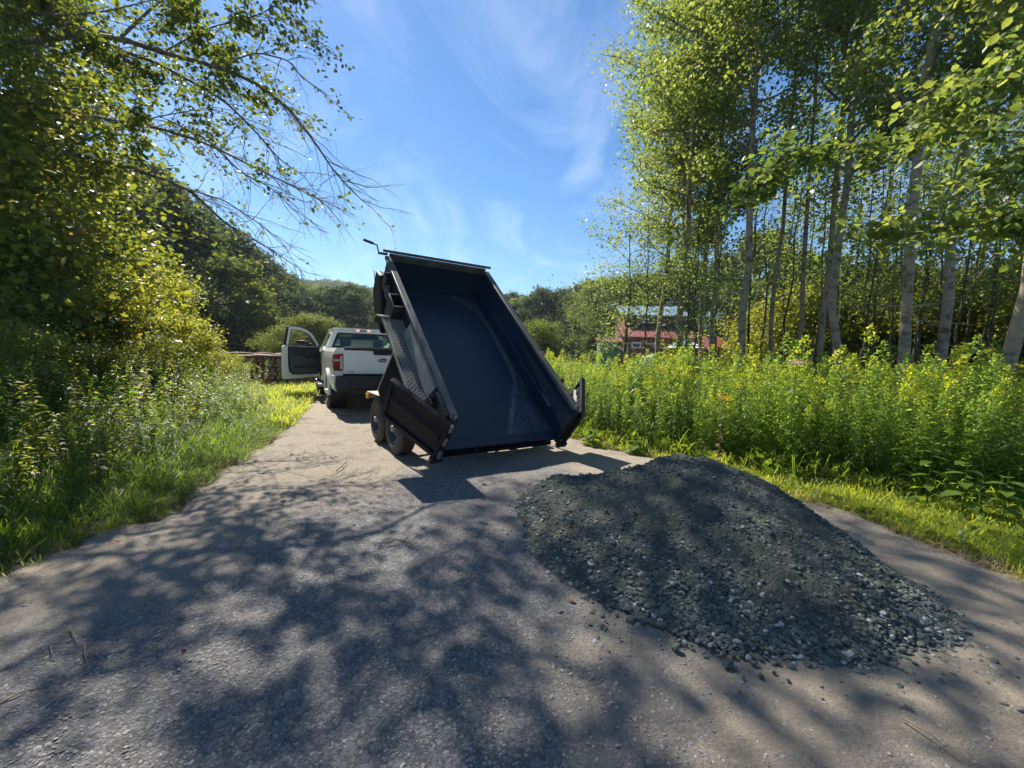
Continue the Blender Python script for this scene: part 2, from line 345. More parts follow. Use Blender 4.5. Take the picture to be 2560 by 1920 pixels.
sand_c = cmix(rng_(noise_(28, 5, .7), .52, .7), sand_c, (.40, .35, .29))
l.new(cmix(stony, sand_c, stone_c), p.inputs['Base Color']); p.inputs['Roughness'].default_value = .92; p.inputs['Specular IOR Level'].default_value = .25
cell = cmix(big_, mth('SUBTRACT', .5, vo2.outputs['Distance']), mth('SUBTRACT', .5, vo.outputs['Distance']))
hgt = mth('ADD', mth('MULTIPLY', cell, mth('ADD', mth('MULTIPLY', stony, .55), .12)), mth('MULTIPLY', noise_(60, 8, .8), 1.0))
bb = n.new('ShaderNodeBump'); bb.inputs['Distance'].default_value = .022; bb.inputs['Strength'].default_value = 1.0; l.new(hgt, bb.inputs['Height']); l.new(bb.outputs[0], p.inputs['Normal']); M['road'] = m

# crushed stone heap
m, n, l, p = nmat('crushed_stone')
t = n.new('ShaderNodeTexCoord'); vo = n.new('ShaderNodeTexVoronoi'); vo.inputs['Scale'].default_value = 48; l.new(t.outputs['Object'], vo.inputs['Vector'])
sepc = n.new('ShaderNodeSeparateColor'); l.new(vo.outputs['Color'], sepc.inputs[0])
c_ = cmix(sepc.outputs[0], (.050, .064, .060), (.115, .128, .115)); fine = cmix(noise_(9, 8, .75), (.052, .062, .054), (.12, .122, .10))
l.new(cmix(rng_(noise_(2.4, 4, .6), .42, .58), c_, fine), p.inputs['Base Color']); p.inputs['Roughness'].default_value = .9; p.inputs['Specular IOR Level'].default_value = .25
hgt = mth('ADD', mth('MULTIPLY', mth('SUBTRACT', .5, vo.outputs['Distance']), .5), noise_(30, 8, .8))
bb = n.new('ShaderNodeBump'); bb.inputs['Distance'].default_value = .03; bb.inputs['Strength'].default_value = 1; l.new(hgt, bb.inputs['Height']); l.new(bb.outputs[0], p.inputs['Normal']); M['heap'] = m
def stonemat(name, a_, b_):
    m, n, l, p = nmat(name); oi = n.new('ShaderNodeObjectInfo'); g = n.new('ShaderNodeNewGeometry')
    ad = n.new('ShaderNodeMath'); ad.operation = 'ADD'; l.new(oi.outputs['Random'], ad.inputs[0]); l.new(g.outputs['Random Per Island'], ad.inputs[1])
    fr = n.new('ShaderNodeMath'); fr.operation = 'FRACT'; l.new(ad.outputs[0], fr.inputs[0])
    r = n.new('ShaderNodeValToRGB'); r.color_ramp.elements[0].color = (*a_, 1); r.color_ramp.elements[1].color = (*b_, 1); l.new(fr.outputs[0], r.inputs[0])
    t = n.new('ShaderNodeTexCoord'); tx = n.new('ShaderNodeTexNoise'); tx.inputs['Scale'].default_value = 2; tx.inputs['Detail'].default_value = 6; l.new(t.outputs['Object'], tx.inputs['Vector'])
    mm = n.new('ShaderNodeMix'); mm.data_type = 'RGBA'; mm.blend_type = 'MULTIPLY'; mm.inputs[0].default_value = .6; l.new(r.outputs[0], mm.inputs[6]); l.new(tx.outputs[0], mm.inputs[7])
    l.new(mm.outputs[2], p.inputs['Base Color']); p.inputs['Roughness'].default_value = .8; p.inputs['Specular IOR Level'].default_value = .3
    return m
M['stone_dark'] = stonemat('stone_dark', (.065, .082, .078), (.17, .185, .165))
M['stone_pale'] = stonemat('stone_pale', (.32, .34, .34), (.52, .52, .49))
M['stone_road'] = stonemat('stone_road', (.17, .17, .18), (.42, .39, .36))

# ------------------------------------------------------------------ foliage geometry (numpy)
def leaf_quads(P, size, r, droop=.3, hexa=False, horiz=.5, width=.38):
    """one folded leaf per point of P"""
    N = len(P); az = r.uniform(0, 2 * np.pi, N); el = r.normal(-droop, .45, N)
    d = np.stack([np.cos(az) * np.cos(el), np.sin(az) * np.cos(el), np.sin(el)], 1)
    rr = r.normal(size=(N, 3)); rr[:, 2] += horiz * 2
    w = np.cross(d, rr); w /= np.linalg.norm(w, axis=1)[:, None] + 1e-9; nn = np.cross(w, d)
    L = size * r.uniform(.6, 1.25, N)[:, None]
    if not hexa:
        V = np.stack([P, P + d * L * .5 + w * L * width + nn * L * .06, P + d * L, P + d * L * .5 - w * L * width + nn * L * .06], 1)
        return V.reshape(-1, 3), np.arange(N * 4).reshape(N, 4)
    V = np.stack([P, P + d * L * .28 + w * L * width * .85 + nn * L * .05, P + d * L * .65 + w * L * width * .8 + nn * L * .04, P + d * L - nn * L * .1,
                  P + d * L * .65 - w * L * width * .8 + nn * L * .04, P + d * L * .28 - w * L * width * .85 + nn * L * .05], 1)
    base = np.arange(N)[:, None] * 6
    F = np.concatenate([base + np.array([0, 1, 2, 3]), base + np.array([0, 3, 4, 5])], 0)
    return V.reshape(-1, 3), F
def tubes_np(paths, sides=5):
    Vs, Fs, b = [], [], 0
    for pts, rad in paths:
        pts = np.asarray(pts, float); rad = np.asarray(rad, float); n_ = len(pts)
        T = np.gradient(pts, axis=0); T /= np.linalg.norm(T, axis=1)[:, None] + 1e-9
        ref = np.array([0.31, 0.95, 0.07]) if abs(T[0, 1]) < .8 else np.array([1., .1, 0])
        U = np.cross(T, ref); U /= np.linalg.norm(U, axis=1)[:, None] + 1e-9; W = np.cross(T, U)
        a = np.arange(sides) * 2 * np.pi / sides
        V = pts[:, None] + rad[:, None, None] * (np.cos(a)[None, :, None] * U[:, None] + np.sin(a)[None, :, None] * W[:, None])
        Vs.append(V.reshape(-1, 3)); i = np.arange(n_ - 1)[:, None] * sides; k = np.arange(sides)[None, :]; k2 = (k + 1) % sides
        F = np.stack([i + k, i + k2, i + sides + k2, i + sides + k], -1).reshape(-1, 4) + b; Fs.append(F); b += n_ * sides
    return np.concatenate(Vs), np.concatenate(Fs)
def wander(p0, d0, L, n_, wob, r, grav=0.0):
    pts = [np.array(p0, float)]; d = np.array(d0, float); d /= np.linalg.norm(d); st = L / n_
    for _ in range(n_):
        d = d + r.normal(0, wob, 3) + np.array([0, 0, grav]); d /= np.linalg.norm(d); pts.append(pts[-1] + d * st)
    return np.array(pts)

def tree_data(seed, H, r0, cb, cr, nlimb, nleaf, lsize, lean=(0, 0), wob=.03, spread=.35, up=.45, profile='oval', sides=7, hexa=False, kink=0):
    r = np.random.default_rng(seed)
    nt = 14; z = np.linspace(0, H, nt); off = np.cumsum(r.normal(0, wob * H / nt * 2.2, (nt, 2)), 0); off -= off[0]
    tr_ = np.stack([off[:, 0] + lean[0] * z + kink * np.exp(-((z - 3) / 1.1) ** 2), off[:, 1] + lean[1] * z, z], 1)
    rad = r0 * (1 - z / H) ** .8 * .95 + r0 * .05; rad[0] *= 1.08
    trunk = [(tr_, rad)]; limbs = []; tips = []; tw = []
    for i in range(nlimb):
        t = cb + (1 - cb) * ((i + r.uniform(.1, .9)) / nlimb); zz = t * H * .98; p0 = np.array([np.interp(zz, z, tr_[:, k]) for k in range(3)])
        u = (t - cb) / (1 - cb)
        prof = math.sin(math.pi * min(1, .12 + .88 * u)) ** .6 if profile == 'oval' else (1 - u) ** .7 + .1
        L = cr * prof * r.uniform(.65, 1.15) + .15; az = i * 2.4 + r.uniform(-.5, .5)
        d = [math.cos(az), math.sin(az), up + r.uniform(-.2, .3)]; ln = wander(p0, d, L, 6, .12, r, .03); rr0 = min(np.interp(zz, z, rad) * .5, .012 + .02 * L)
        limbs.append((ln, np.linspace(rr0, rr0 * .2, 7)))
        for j in range(max(2, int(L * 2.2))):
            q = r.uniform(.25, 1); k = q * 6; p1 = np.array([np.interp(k, np.arange(7), ln[:, m_]) for m_ in range(3)])
            dd = (ln[-1] - ln[0]) / max(L, .1) + r.normal(0, .6, 3); l2 = L * r.uniform(.2, .45)
            sub = wander(p1, dd, l2, 4, .18, r, 0); limbs.append((sub, np.linspace(rr0 * .35, rr0 * .1, 5)))
            lw_ = r.exponential(1.0) + .08
            for kk in range(1, 5): tips.append(sub[kk]); tw.append(lw_)
        for kk in range(3, 7): tips.append(ln[kk]); tw.append(.7)
    tips = np.array(tips); tw = np.array(tw) / np.sum(tw)
    idx = r.choice(len(tips), nleaf, p=tw); P = tips[idx] + r.normal(0, spread, (nleaf, 3)) * np.array([1, 1, .75])
    return trunk, limbs, leaf_quads(P, lsize, r, hexa=hexa), tr_
def tree_meshes(name, bark_m, leaf_m, limb_m=None, **k):
    trunk, limbs, (LV, LF), tr_ = tree_data(**k)
    return dict(trunk=np_mesh(name + '_trunk', *tubes_np(trunk, 10), bark_m, True), branches=np_mesh(name + '_branches', *tubes_np(limbs, 4), limb_m or bark_m, True),
                crown=np_mesh(name + '_crown', LV, LF, leaf_m))
def np_copy(me, m):
    c = me.copy(); c.materials.clear(); c.materials.append(m); return c
def put_tree(name, tm, loc, rz, s, sz=None, cat='tree', label='', group=None):
    e = empty(name, loc, rz, label=label, cat=cat, group=group); e.scale = (s, s, sz or s)
    link('trunk', tm['trunk'], e); link('branches', tm['branches'], e); link('crown', tm['crown'], e, kind='stuff')
    return e

# geometry-node scatter, for stuff nobody could count
def scatter(name, pts, rot, scl, sources, parent=None, label=None, cat=None, kind='stuff', seed=0):
    r = np.random.default_rng(seed); N = len(pts)
    me = bpy.data.meshes.new(name); me.vertices.add(N); me.vertices.foreach_set('co', np.asarray(pts, dtype=np.float32).ravel())
    a = me.attributes.new('rot', 'FLOAT_VECTOR', 'POINT'); a.data.foreach_set('vector', np.asarray(rot, dtype=np.float32).ravel())
    a = me.attributes.new('scl', 'FLOAT_VECTOR', 'POINT'); s_ = np.asarray(scl, dtype=np.float32)
    if s_.ndim == 1: s_ = np.repeat(s_[:, None], 3, 1)
    a.data.foreach_set('vector', np.ascontiguousarray(s_).ravel())
    a = me.attributes.new('idx', 'INT', 'POINT'); a.data.foreach_set('value', r.integers(0, len(sources), N).astype(np.int32))
    o = link(name, me, parent, label=label, cat=cat, kind=kind)
    c = bpy.data.collections.new(name + '_pieces')
    for k, sm in enumerate(sources): c.objects.link(bpy.data.objects.new('%s_piece_%02d' % (name, k), sm))
    g = bpy.data.node_groups.new(name + '_scatter', 'GeometryNodeTree')
    g.interface.new_socket('Geometry', in_out='INPUT', socket_type='NodeSocketGeometry'); g.interface.new_socket('Geometry', in_out='OUTPUT', socket_type='NodeSocketGeometry')
    gi, go = g.nodes.new('NodeGroupInput'), g.nodes.new('NodeGroupOutput'); ip = g.nodes.new('GeometryNodeInstanceOnPoints')
    ci = g.nodes.new('GeometryNodeCollectionInfo'); ci.inputs['Collection'].default_value = c; ci.inputs['Separate Children'].default_value = True; ci.inputs['Reset Children'].default_value = True
    def na(nm, dt):
        q = g.nodes.new('GeometryNodeInputNamedAttribute'); q.data_type = dt; q.inputs['Name'].default_value = nm; return q.outputs['Attribute']
    g.links.new(gi.outputs[0], ip.inputs['Points']); g.links.new(ci.outputs[0], ip.inputs['Instance']); ip.inputs['Pick Instance'].default_value = True
    g.links.new(na('idx', 'INT'), ip.inputs['Instance Index']); g.links.new(na('rot', 'FLOAT_VECTOR'), ip.inputs['Rotation']); g.links.new(na('scl', 'FLOAT_VECTOR'), ip.inputs['Scale'])
    g.links.new(ip.outputs[0], go.inputs[0])
    md = o.modifiers.new('scatter', 'NODES'); md.node_group = g
    return o
def upright(N, r, tilt=.12): return np.stack([r.normal(0, tilt, N), r.normal(0, tilt, N), r.uniform(0, 6.28, N)], 1)

# ================================================================== SETTING
# ground: one sheet to the horizon
u = np.linspace(-1, 1, 170); ax = np.sign(u) * (np.abs(u) * 12 + np.abs(u) ** 5 * 700)
gx, gy = np.meshgrid(ax, ax + 6); gz = terrain(gx, gy) + 0.0
gz = gz + np.array([[mnoise.noise((x * .9, y * .9, 0)) * .03 if abs(x) < 15 and abs(y) < 25 else 0 for x, y in zip(rx, ry)] for rx, ry in zip(gx, gy)])
V = np.stack([gx, gy, gz], -1).reshape(-1, 3); n_ = len(u); i = np.arange((n_ - 1) * n_).reshape(n_ - 1, n_)[:, :-1].ravel()
F = np.stack([i, i + 1, i + n_ + 1, i + n_], 1)
g_ = link('ground', np_mesh('ground', V, F, M['ground'], True), kind='structure', label='rough grassy earth on both sides of the gravel drive')
# sink the ground under the road
me = g_.data; co = np.empty(len(V) * 3, dtype=np.float32); me.vertices.foreach_get('co', co); co = co.reshape(-1, 3)
inside = np.minimum(co[:, 0] - road_left_x(co[:, 1]), road_right_x(co[:, 1]) - co[:, 0]); msk = (co[:, 1] > -12) & (co[:, 1] < 34)
co[:, 2] -= np.where(msk, sstep(0.0, .5, inside) * .10, 0); me.vertices.foreach_set('co', co.ravel()); me.update()

# road sheet, crowned and rutted, edges dipping into the earth
ys = np.concatenate([np.linspace(-12, .5, 20), np.linspace(.6, 7, 170), np.linspace(7.2, 33, 90)]); us = np.linspace(-.06, 1.06, 150)
def edge(A, y): return np.interp(y, A[:, 1], A[:, 0])
Y_, U_ = np.meshgrid(ys, us, indexing='ij'); XL, XR = edge(ROADL, Y_), edge(ROADR, Y_); X_ = XL + (XR - XL) * U_
nz = np.array([[mnoise.fractal((x * 2.3, y * 2.3, 5), 1, 2, 5) for x, y in zip(a_, b_)] for a_, b_ in zip(X_, Y_)])
nl = np.array([[mnoise.noise((x * .9, y * .9, 9)) for x, y in zip(a_, b_)] for a_, b_ in zip(X_, Y_)])
ed = np.minimum(U_, 1 - U_) * (XR - XL) + nl * .38 + nz * .30
Z_ = .012 + .028 * sstep(-.05, .35, ed) - .13 * sstep(.12, -.25, ed) + nz * .009 + nl * .016 - .015 * np.exp(-((U_ - .30) / .06) ** 2) - .015 * np.exp(-((U_ - .62) / .06) ** 2)
V = np.stack([X_, Y_, Z_ + 0], -1).reshape(-1, 3); a_, b_ = X_.shape; i = (np.arange(a_ - 1)[:, None] * b_ + np.arange(b_ - 1)[None]).ravel()
F = np.stack([i, i + 1, i + b_ + 1, i + b_], 1); rm = np_mesh('road', V, F, M['road'], True)
at_ = rm.attributes.new('stony', 'FLOAT', 'POINT')
cxn = np.interp(Y_, [-12, 0, 1.5, 3, 5, 7, 12, 33], [-1.2, -1.0, -.9, -.75, -.3, -1.6, -4, -14]); wid = np.interp(Y_, [0, 2, 4, 6, 9], [2.3, 1.9, 1.35, .9, .5])
st_ = np.exp(-((X_ - cxn) / wid) ** 2) * np.interp(Y_, [0, 4.3, 5.6, 8], [.95, .85, .5, .25]); st_ = np.maximum(st_, .75 * np.exp(-((X_ - .4) / .8) ** 2 - ((Y_ - 4.7) / .8) ** 2))
st_ = np.maximum(st_, .6 * np.exp(-((X_ - 1.2) / 1.2) ** 2 - ((Y_ - 1.0) / .7) ** 2))
at_.data.foreach_set('value', st_.astype(np.float32).ravel())
link('road', rm, kind='structure', label='gravel drive of pale packed sand and dark crushed stone')
def road_z(x, y): return .03

# ================================================================== DUMP TRAILER
TY, TILT = 33.2, 40.4; TL, TW, TH, THZ = 3.28, 1.69, .58, .27
trailer = empty('dump_trailer', (-.08, 5.12, .03), R(TY), label='black tandem axle dump trailer with its box tipped up and both rear doors swung open', cat='dump trailer')
ct, st = math.cos(R(TILT)), math.sin(R(TILT))
def B(s, l_, n_): return (s, l_ * ct - n_ * st, l_ * st + n_ * ct + THZ)       # box coordinates: across, along, off the floor
hw = TW / 2
DUST_L, DUST_S = [0, .25, .65, 1.1, 1.44, 1.95, 2.4, 2.86, 3.25], [.1, .22, .45, .70, .76, .78, .79, .76, .40]
gs, gl = np.meshgrid(np.linspace(-hw, hw, 70), np.linspace(0, TL, 130)); bp_ = np.array([B(a, b, 0) for a, b in zip(gs.ravel(), gl.ravel())])
i = (np.arange(129)[:, None] * 70 + np.arange(69)[None]).ravel(); fm_ = np_mesh('floor', bp_, np.stack([i, i + 1, i + 71, i + 70], 1), M['bed_paint'])
sc_ = np.interp(gl, DUST_L, DUST_S); du = .03 + np.exp(-((gs - sc_) / .035) ** 2) * 1.0 + .30 * sstep(0, .12, gs - sc_) * sstep(.35, .1, gs - sc_) + .25 * np.exp(-(gl / .35) ** 2) * sstep(-.2, .6, gs) + .5 * np.exp(-((gs - .66) / .10) ** 2 - ((gl - .42) / .25) ** 2)
a = fm_.attributes.new('dust', 'FLOAT', 'POINT'); a.data.foreach_set('value', np.clip(du, 0, 1).astype(np.float32).ravel()); link('floor', fm_, trailer)
MB(B).box(-hw - .02, hw + .02, .0, TL, -.012, -.003).build('floor_plate', M['black_worn'], trailer)
q = MB(B)
for k in range(9): q.box(-hw, hw, .25 + k * .36, .31 + k * .36, -.11, -.013)
q.box(-.47, -.39, .05, TL, -.24, -.111); q.box(.39, .47, .05, TL, -.24, -.111); q.build('floor_frame', M['black_worn'], trailer, .004)
MB(B).box(-hw, hw, -.035, .10, .001, .022).build('floor_lip', M['bed_paint'], trailer, .003)
for sx, nm in ((-1, 'side_wall'), (1, 'side_wall')):
    a, b = sorted((sx * hw, sx * (hw + .03)))
    w = MB(B).box(a, b, 0, TL, -.02, TH - .05).build(nm, M['bed_paint'] if sx > 0 else M['black_worn'], trailer)
    a, b = sorted((sx * (hw - .022), sx * (hw + .072))); MB(B).box(a, b, 0.0, TL, TH - .05, TH).build('top_rail', M['rail_worn'], trailer, .008)
    a, b = sorted((sx * (hw + .03), sx * (hw + .06))); MB(B).box(a, b, 0, TL, -.02, .06).build('bottom_rail', M['black_paint'], trailer, .004)
MB(B).box(hw - .05, hw, .35, 2.55, .20, .235).build('inner_stripe', M['bed_paint'], trailer, .006)  # raised strip in place of a paler stripe along the right wall
MB(B).box(-hw, hw, TL, TL + .035, -.02, TH + .03).build('front_wall', M['bed_paint'], trailer)
MB(B).box(-hw + .023, hw - .023, TL - .03, TL - .001, TH - .07, TH + .045).build('front_rail', M['rail_worn'], trailer, .008)
# tarp roller with crank across the front top edge
q = MB(B); q.tube([(-hw - .10, TL + .045, TH + .052), (hw + .10, TL + .045, TH + .052)], .022, 10)
roller = q.build('tarp_roller', M['brown_rust'], trailer, smooth=True)
q = MB(B)
c0 = (-hw - .03, TL + .03, TH + .01)
q.tube([c0, (-hw - .17, TL + .04, TH + .0)], .02, 8); q.tube([(-hw - .16, TL + .04, TH), (-hw - .17, TL + .17, TH + .06)], .011, 6); q.tube([(-hw - .165, TL + .165, TH + .06), (-hw - .22, TL + .20, TH + .06)], .011, 6)
q.tube([(-hw - .22, TL + .20, TH + .06), (-hw - .36, TL + .25, TH + .07)], .022, 8); q.build('crank', M['black_worn'], trailer, smooth=True)
# stakes along the outside of both side walls
for sx in (-1, 1):
    for l0, l1, n0, n1, dp in ((2.74, 2.92, .28, .50, .15), (2.05, 2.36, .06, .50, .20)):
        x0, x1 = sorted((sx * (hw + .031), sx * (hw + dp)))
        q = MB(B); q.box(x0, x1, l0, l0 + .02, n0, n1); q.box(x0, x1, l1 - .02, l1, n0, n1)
        xo0, xo1 = sorted((sx * (hw + dp - .015), sx * (hw + dp))); q.box(xo0, xo1, l0 + .021, l1 - .021, n0, n1); q.build('stake_pocket', M['black_worn'], trailer, .004)
# sloping side board behind the walkway
for sx in (-1, 1):
    xf = lambda a, b, c, sx=sx: B(sx * a, b, c)
    q = MB(xf); vs = [(hw + .12, .52, .30), (hw + .12, 1.55, .30), (hw + .12, 1.70, .34), (hw + .035, 1.72, .50), (hw + .035, 1.45, .525), (hw + .035, .52, .525), (hw + .032, .52, .28), (hw + .032, 1.70, .28)]
    q.add(vs, [(0, 1, 2, 3, 4, 5), (0, 6, 7, 1), (1, 7, 2), (2, 7, 3), (0, 5, 6), (3, 7, 6, 5, 4)]); q.build('side_board', M['board_sunlit'], trailer, .006)
# diamond plate walkway fenders that tip with the box
FX0, FX1, FN = hw + .02, hw + .295, .285
plate_m = simple('diamond_plate', (.10, .098, .095), .45, metal=.5, noise=(4, (.05, .05, .05), .4, .7))
tread_m = simple('tread_metal', (.42, .40, .37), .42, metal=.55)
tread = [(-.016, -.0045), (0, 0.004), (.016, .0045), (0, -.004)]
for sx in (-1, 1):
    xf = lambda a, b, c, sx=sx: B(sx * a, b, c)
    q = MB(xf); q.box(FX0, FX1, .50, 2.10, FN - .012, FN)
    q.add([(FX0, 2.10, FN), (FX1, 2.10, FN), (FX1, 2.42, FN - .20), (FX0, 2.42, FN - .20), (FX0, 2.10, FN - .012), (FX1, 2.10, FN - .012), (FX1, 2.41, FN - .212), (FX0, 2.41, FN - .212)],
          [(0, 1, 2, 3), (4, 7, 6, 5), (0, 4, 5, 1), (3, 2, 6, 7), (1, 5, 6, 2), (0, 3, 7, 4)])
    wk = q.build('walkway_plate', plate_m, trailer)
    tv, tf = [], []
    def loz(cx, cy, cz, ang, slope):
        b = len(tv); ca, sa = math.cos(ang), math.sin(ang)
        for (x, y) in ((-.0185, 0), (0, .0055), (.0185, 0), (0, -.0055)):
            xx, yy = x * ca - y * sa, x * sa + y * ca; tv.append(xf(cx + xx, cy + yy * (.84 if slope else 1), cz - (yy * .55 if slope else 0)))
        tv.append(xf(cx, cy, cz + .006)); tf.extend([(b, b + 1, b + 4), (b + 1, b + 2, b + 4), (b + 2, b + 3, b + 4), (b + 3, b, b + 4)])
    ny = int(1.9 / .030)
    for j in range(ny):
        for k in range(8):
            y = .515 + j * .030; x = FX0 + .02 + k * .031 + (.0)
            if y < 2.09: loz(x, y, FN + .0005, R(45) if (j + k) % 2 else R(-45), False)
            else: loz(x, 2.10 + (y - 2.10) * .85, FN - (y - 2.10) * .53, R(45) if (j + k) % 2 else R(-45), True)
    me = bpy.data.meshes.new('tread'); me.from_pydata(tv, [], tf); me.materials.append(tread_m); link('tread', me, wk, kind='stuff')
    # bent rim along the bend and the outer edge
    q = MB(xf); q.box(FX0 - .02, FX1 + .01, 2.085, 2.11, FN + .001, FN + .014); q.box(FX1, FX1 + .008, .50, 2.10, FN - .05, FN + .006); q.build('plate_edge', M['steel'], wk)
    q = MB(xf)
    q.prism([(2.11, FN - .02), (2.40, FN - .215), (2.36, FN - .30), (2.02, FN - .05)], 'x', FX1 - .008, FX1 + .004)
    q.prism([(.50, FN - .02), (1.40, FN - .02), (1.60, -.66), (1.30, -.66), (.9, -.30), (.50, .10)], 'x', FX1 - .012, FX1 - .002); q.build('skirt', M['matt_black'], trailer, .003)
    q = MB(xf); q.tube([(FX1, 1.40, FN - .01), (FX1, 1.60, -.66)], .009, 6); q.build('skirt_edge', M['steel'], trailer)
# rolled mesh tarp tied along the front of the left wall
q = MB(B); q.tube([(-hw - .12, 1.95, .10), (-hw - .10, 2.35, .24), (-hw - .12, 2.62, .30), (-hw - .10, 2.78, .38)], [.03, .045, .05, .04], 8); q.build('tarp_roll', M['tarp'], trailer, smooth=True)
q = MB(B); q.prism([(2.45, -.30), (2.95, -.26), (3.25, -.05), (3.30, .30), (3.05, .36), (2.65, .05)], 'x', -hw - .16, -hw - .04); q.build('front_tool_box', M['black_paint'], trailer, .03)
MB(B).tube([(-hw - .18, 3.30, .28), (-hw - .18, 3.05, .10)], .006, 5).build('strap', M['black_trim'], trailer)
# rear posts with gussets
for sx in (-1, 1):
    xf = lambda a, b, c, sx=sx: B(sx * a, b, c)
    q = MB(xf); q.box(hw - .01, hw + .075, -.055, .0, -.06, TH + .0); q.build('rear_post', M['black_worn'], trailer, .005)
    q = MB(xf); q.prism([(.02, -.03), (.60, .06), (.56, .28), (.38, .55), (.02, .56)], 'x', hw + .075, hw + .085); q.ring([(.02, -.03), (.60, .06), (.56, .28), (.38, .55), (.02, .56)], [(.05, .01), (.56, .09), (.525, .27), (.36, .52), (.05, .53)], 'x', hw + .086, hw + .11); q.build('gusset', M['black_worn'], trailer, .003)
    q = MB(xf); q.box(hw + .035, hw + .14, .34, .44, .28, .38); q.box(hw + .14, hw + .15, .32, .46, .25, .41); q.build('latch_box', M['black_worn'], trailer, .003)
# doors: hinged on the rear posts, swung 124 degrees from closed
DW = .84
for sx in (-1, 1):
    ang = R(124)
    ux, ul = math.cos(ang) * -1, math.sin(ang)           # outward, forward
    hx, hl = hw + .085, -.10
    def D(a, t_, n_, sx=sx):                              # a along the door from the hinge, t_ through it, n_ up it
        X = hx + ux * a * 1.0 - ul * t_; Lg = hl + ul * a + ux * t_
        return B(sx * X, Lg, n_)
    DN0, DN1 = -.03, .55
    door = MB(D).box(0.02, DW, -.006, .006, DN0, DN1).build('rear_door', M['black_paint'], trailer)
    q = MB(D); T = .032
    q.box(0.0, DW, -T, T, DN1 - .06, DN1 + .001); q.box(0, DW, -T, T, DN0 - .001, DN0 + .06); q.box(0, .05, -T, T, DN0 + .061, DN1 - .061); q.box(DW - .05, DW, -T, T, DN0 + .061, DN1 - .061)
    q.build('door_frame', M['black_paint'], door, .004)
    q = MB(D)
    for sg in (-1, 1):
        q.add([(.06, sg * .007, .235), (DW - .06, sg * .007, .235), (DW - .06, sg * .035, .275), (.06, sg * .035, .275), (.06, sg * .035, .325), (DW - .06, sg * .035, .325), (DW - .06, sg * .007, .365), (.06, sg * .007, .365)],
              [(0, 1, 2, 3), (3, 2, 5, 4), (4, 5, 6, 7), (0, 3, 4, 7), (1, 6, 5, 2)])
    q.build('door_rib', M['black_paint'], door)
    MB(D).box(.30, .40, .04, .06, .26, .34).build('door_bracket', M['black_worn'], door, .003); MB(D).box(.55, .65, .035, .05, .42, .48).build('door_bracket', M['black_worn'], door, .003)
    # hinge barrels, bolts, latch chain
    for nn in (.04, .27, .50): MB(D).tube([(-.015, 0, nn - .05), (-.015, 0, nn + .05)], .022, 10).build('hinge', M['steel'] if sx < 0 else M['black_worn'], door, smooth=True)
    q = MB(lambda a, b, c, sx=sx: B(sx * a, b, c))
    XF = lambda a, b, c, sx=sx: B(sx * a, b, c)
    for k in range(5): q.tube([(hw + .08, -.06 + (k % 2) * .03, .50 - k * .022), (hw + .115, -.05 - (k % 2) * .03, .495 - k * .022)], .009, 6)
    q.build('latch_chain', M['steel'], trailer, smooth=True, kind='stuff')
    MB(XF).tube([(hw + .04, -.05, .56), (hw + .04, -.05, .62)], .012, 8).build('bolt', M['steel'], trailer, smooth=True); MB(XF).tube([(hw + .04, .03, .56), (hw + .04, .03, .61)], .010, 8).build('bolt', M['steel'], trailer, smooth=True)
    MB(XF).tube([(hw + .06, -.07, .02), (hw + .06, -.07, -.06), (hw + .03, -.08, -.10)], .012, 8).build('latch_pin', M['steel'], trailer, smooth=True)
    q = MB(lambda a, b, c, sx=sx: B(sx * a, b, c)); q.box(hw + .0, hw + .16, -.12, -.06, -.10, -.03); q.build('hinge_foot', M['black_worn'], trailer, .004)
# spreader bar and its tabs below the rear edge
q = MB(B); q.box(-hw, hw, .0, .04, -.18, -.13); q.box(-hw + .02, hw - .02, -.02, .02, -.05, -.013)
for k in range(8):
    a = -hw + .12 + k * .205; q.prism([(a - .05, -.129), (a + .05, -.129), (a + .025, -.051), (a - .025, -.051)], 'y', .0, .03)
q.build('rear_bar', M['black_paint'], trailer, .003)
# stake rings on the far rail
for l0 in (2.2, .50):
    MB(B).box(hw + .07, hw + .13, l0, l0 + .06, TH - .04, TH - .0).build('tie_hook', M['black_paint'], trailer, .004)
# underframe: rails, tongue, lift
for sx in (-1, 1):
    x0, x1 = sorted((sx * .50, sx * .58)); MB().box(x0, x1, .35, 3.2, .40, .53).build('frame_rail', M['black_worn'], trailer, .006)
    MB().prism([(sx * .50, 3.2), (sx * .58, 3.2), (-.25 + sx * .05, 4.35), (-.25 + sx * .01, 4.35)], 'z', .41, .52).build('tongue_bar', M['black_worn'], trailer, .004)
for y_ in (.45, 1.6, 3.1): MB().box(-.49, .49, y_, y_ + .08, .40, .52).build('cross_member', M['black_worn'], trailer, .004)
q = MB(); q.box(-.31, -.19, 4.30, 4.52, .46, .56); q.lathe([(.0, .04), (.04, .02), (.045, 0), (.04, -.06), (0, -.06)], (-.25, 4.50, .56), 12, 'z'); q.build('coupler', M['black_worn'], trailer, .006)
q = MB(); q.tube([(0, 2.9, .5), (0, 2.0, .5)], .06, 12); q.tube([(0, 2.0, .5), (0, 1.45, 1.15)], .05, 12); q.tube([(-.2, 2.6, .48), (-.2, 1.5, 1.2)], .035, 6); q.tube([(.2, 2.6, .48), (.2, 1.5, 1.2)], .035, 6)
q.build('lift_scissor', M['black_worn'], trailer, smooth=True)
q = MB(); q.box(-.30, .30, 3.25, 3.65, .53, .85); q.build('pump_box', M['black_paint'], trailer, .01)
AX = 1.066
for k in (0, 1): MB().tube([(-.86, AX + k * .84, .33), (.86, AX + k * .84, .33)], .035, 8).build('axle', M['black_worn'], trailer, smooth=True)
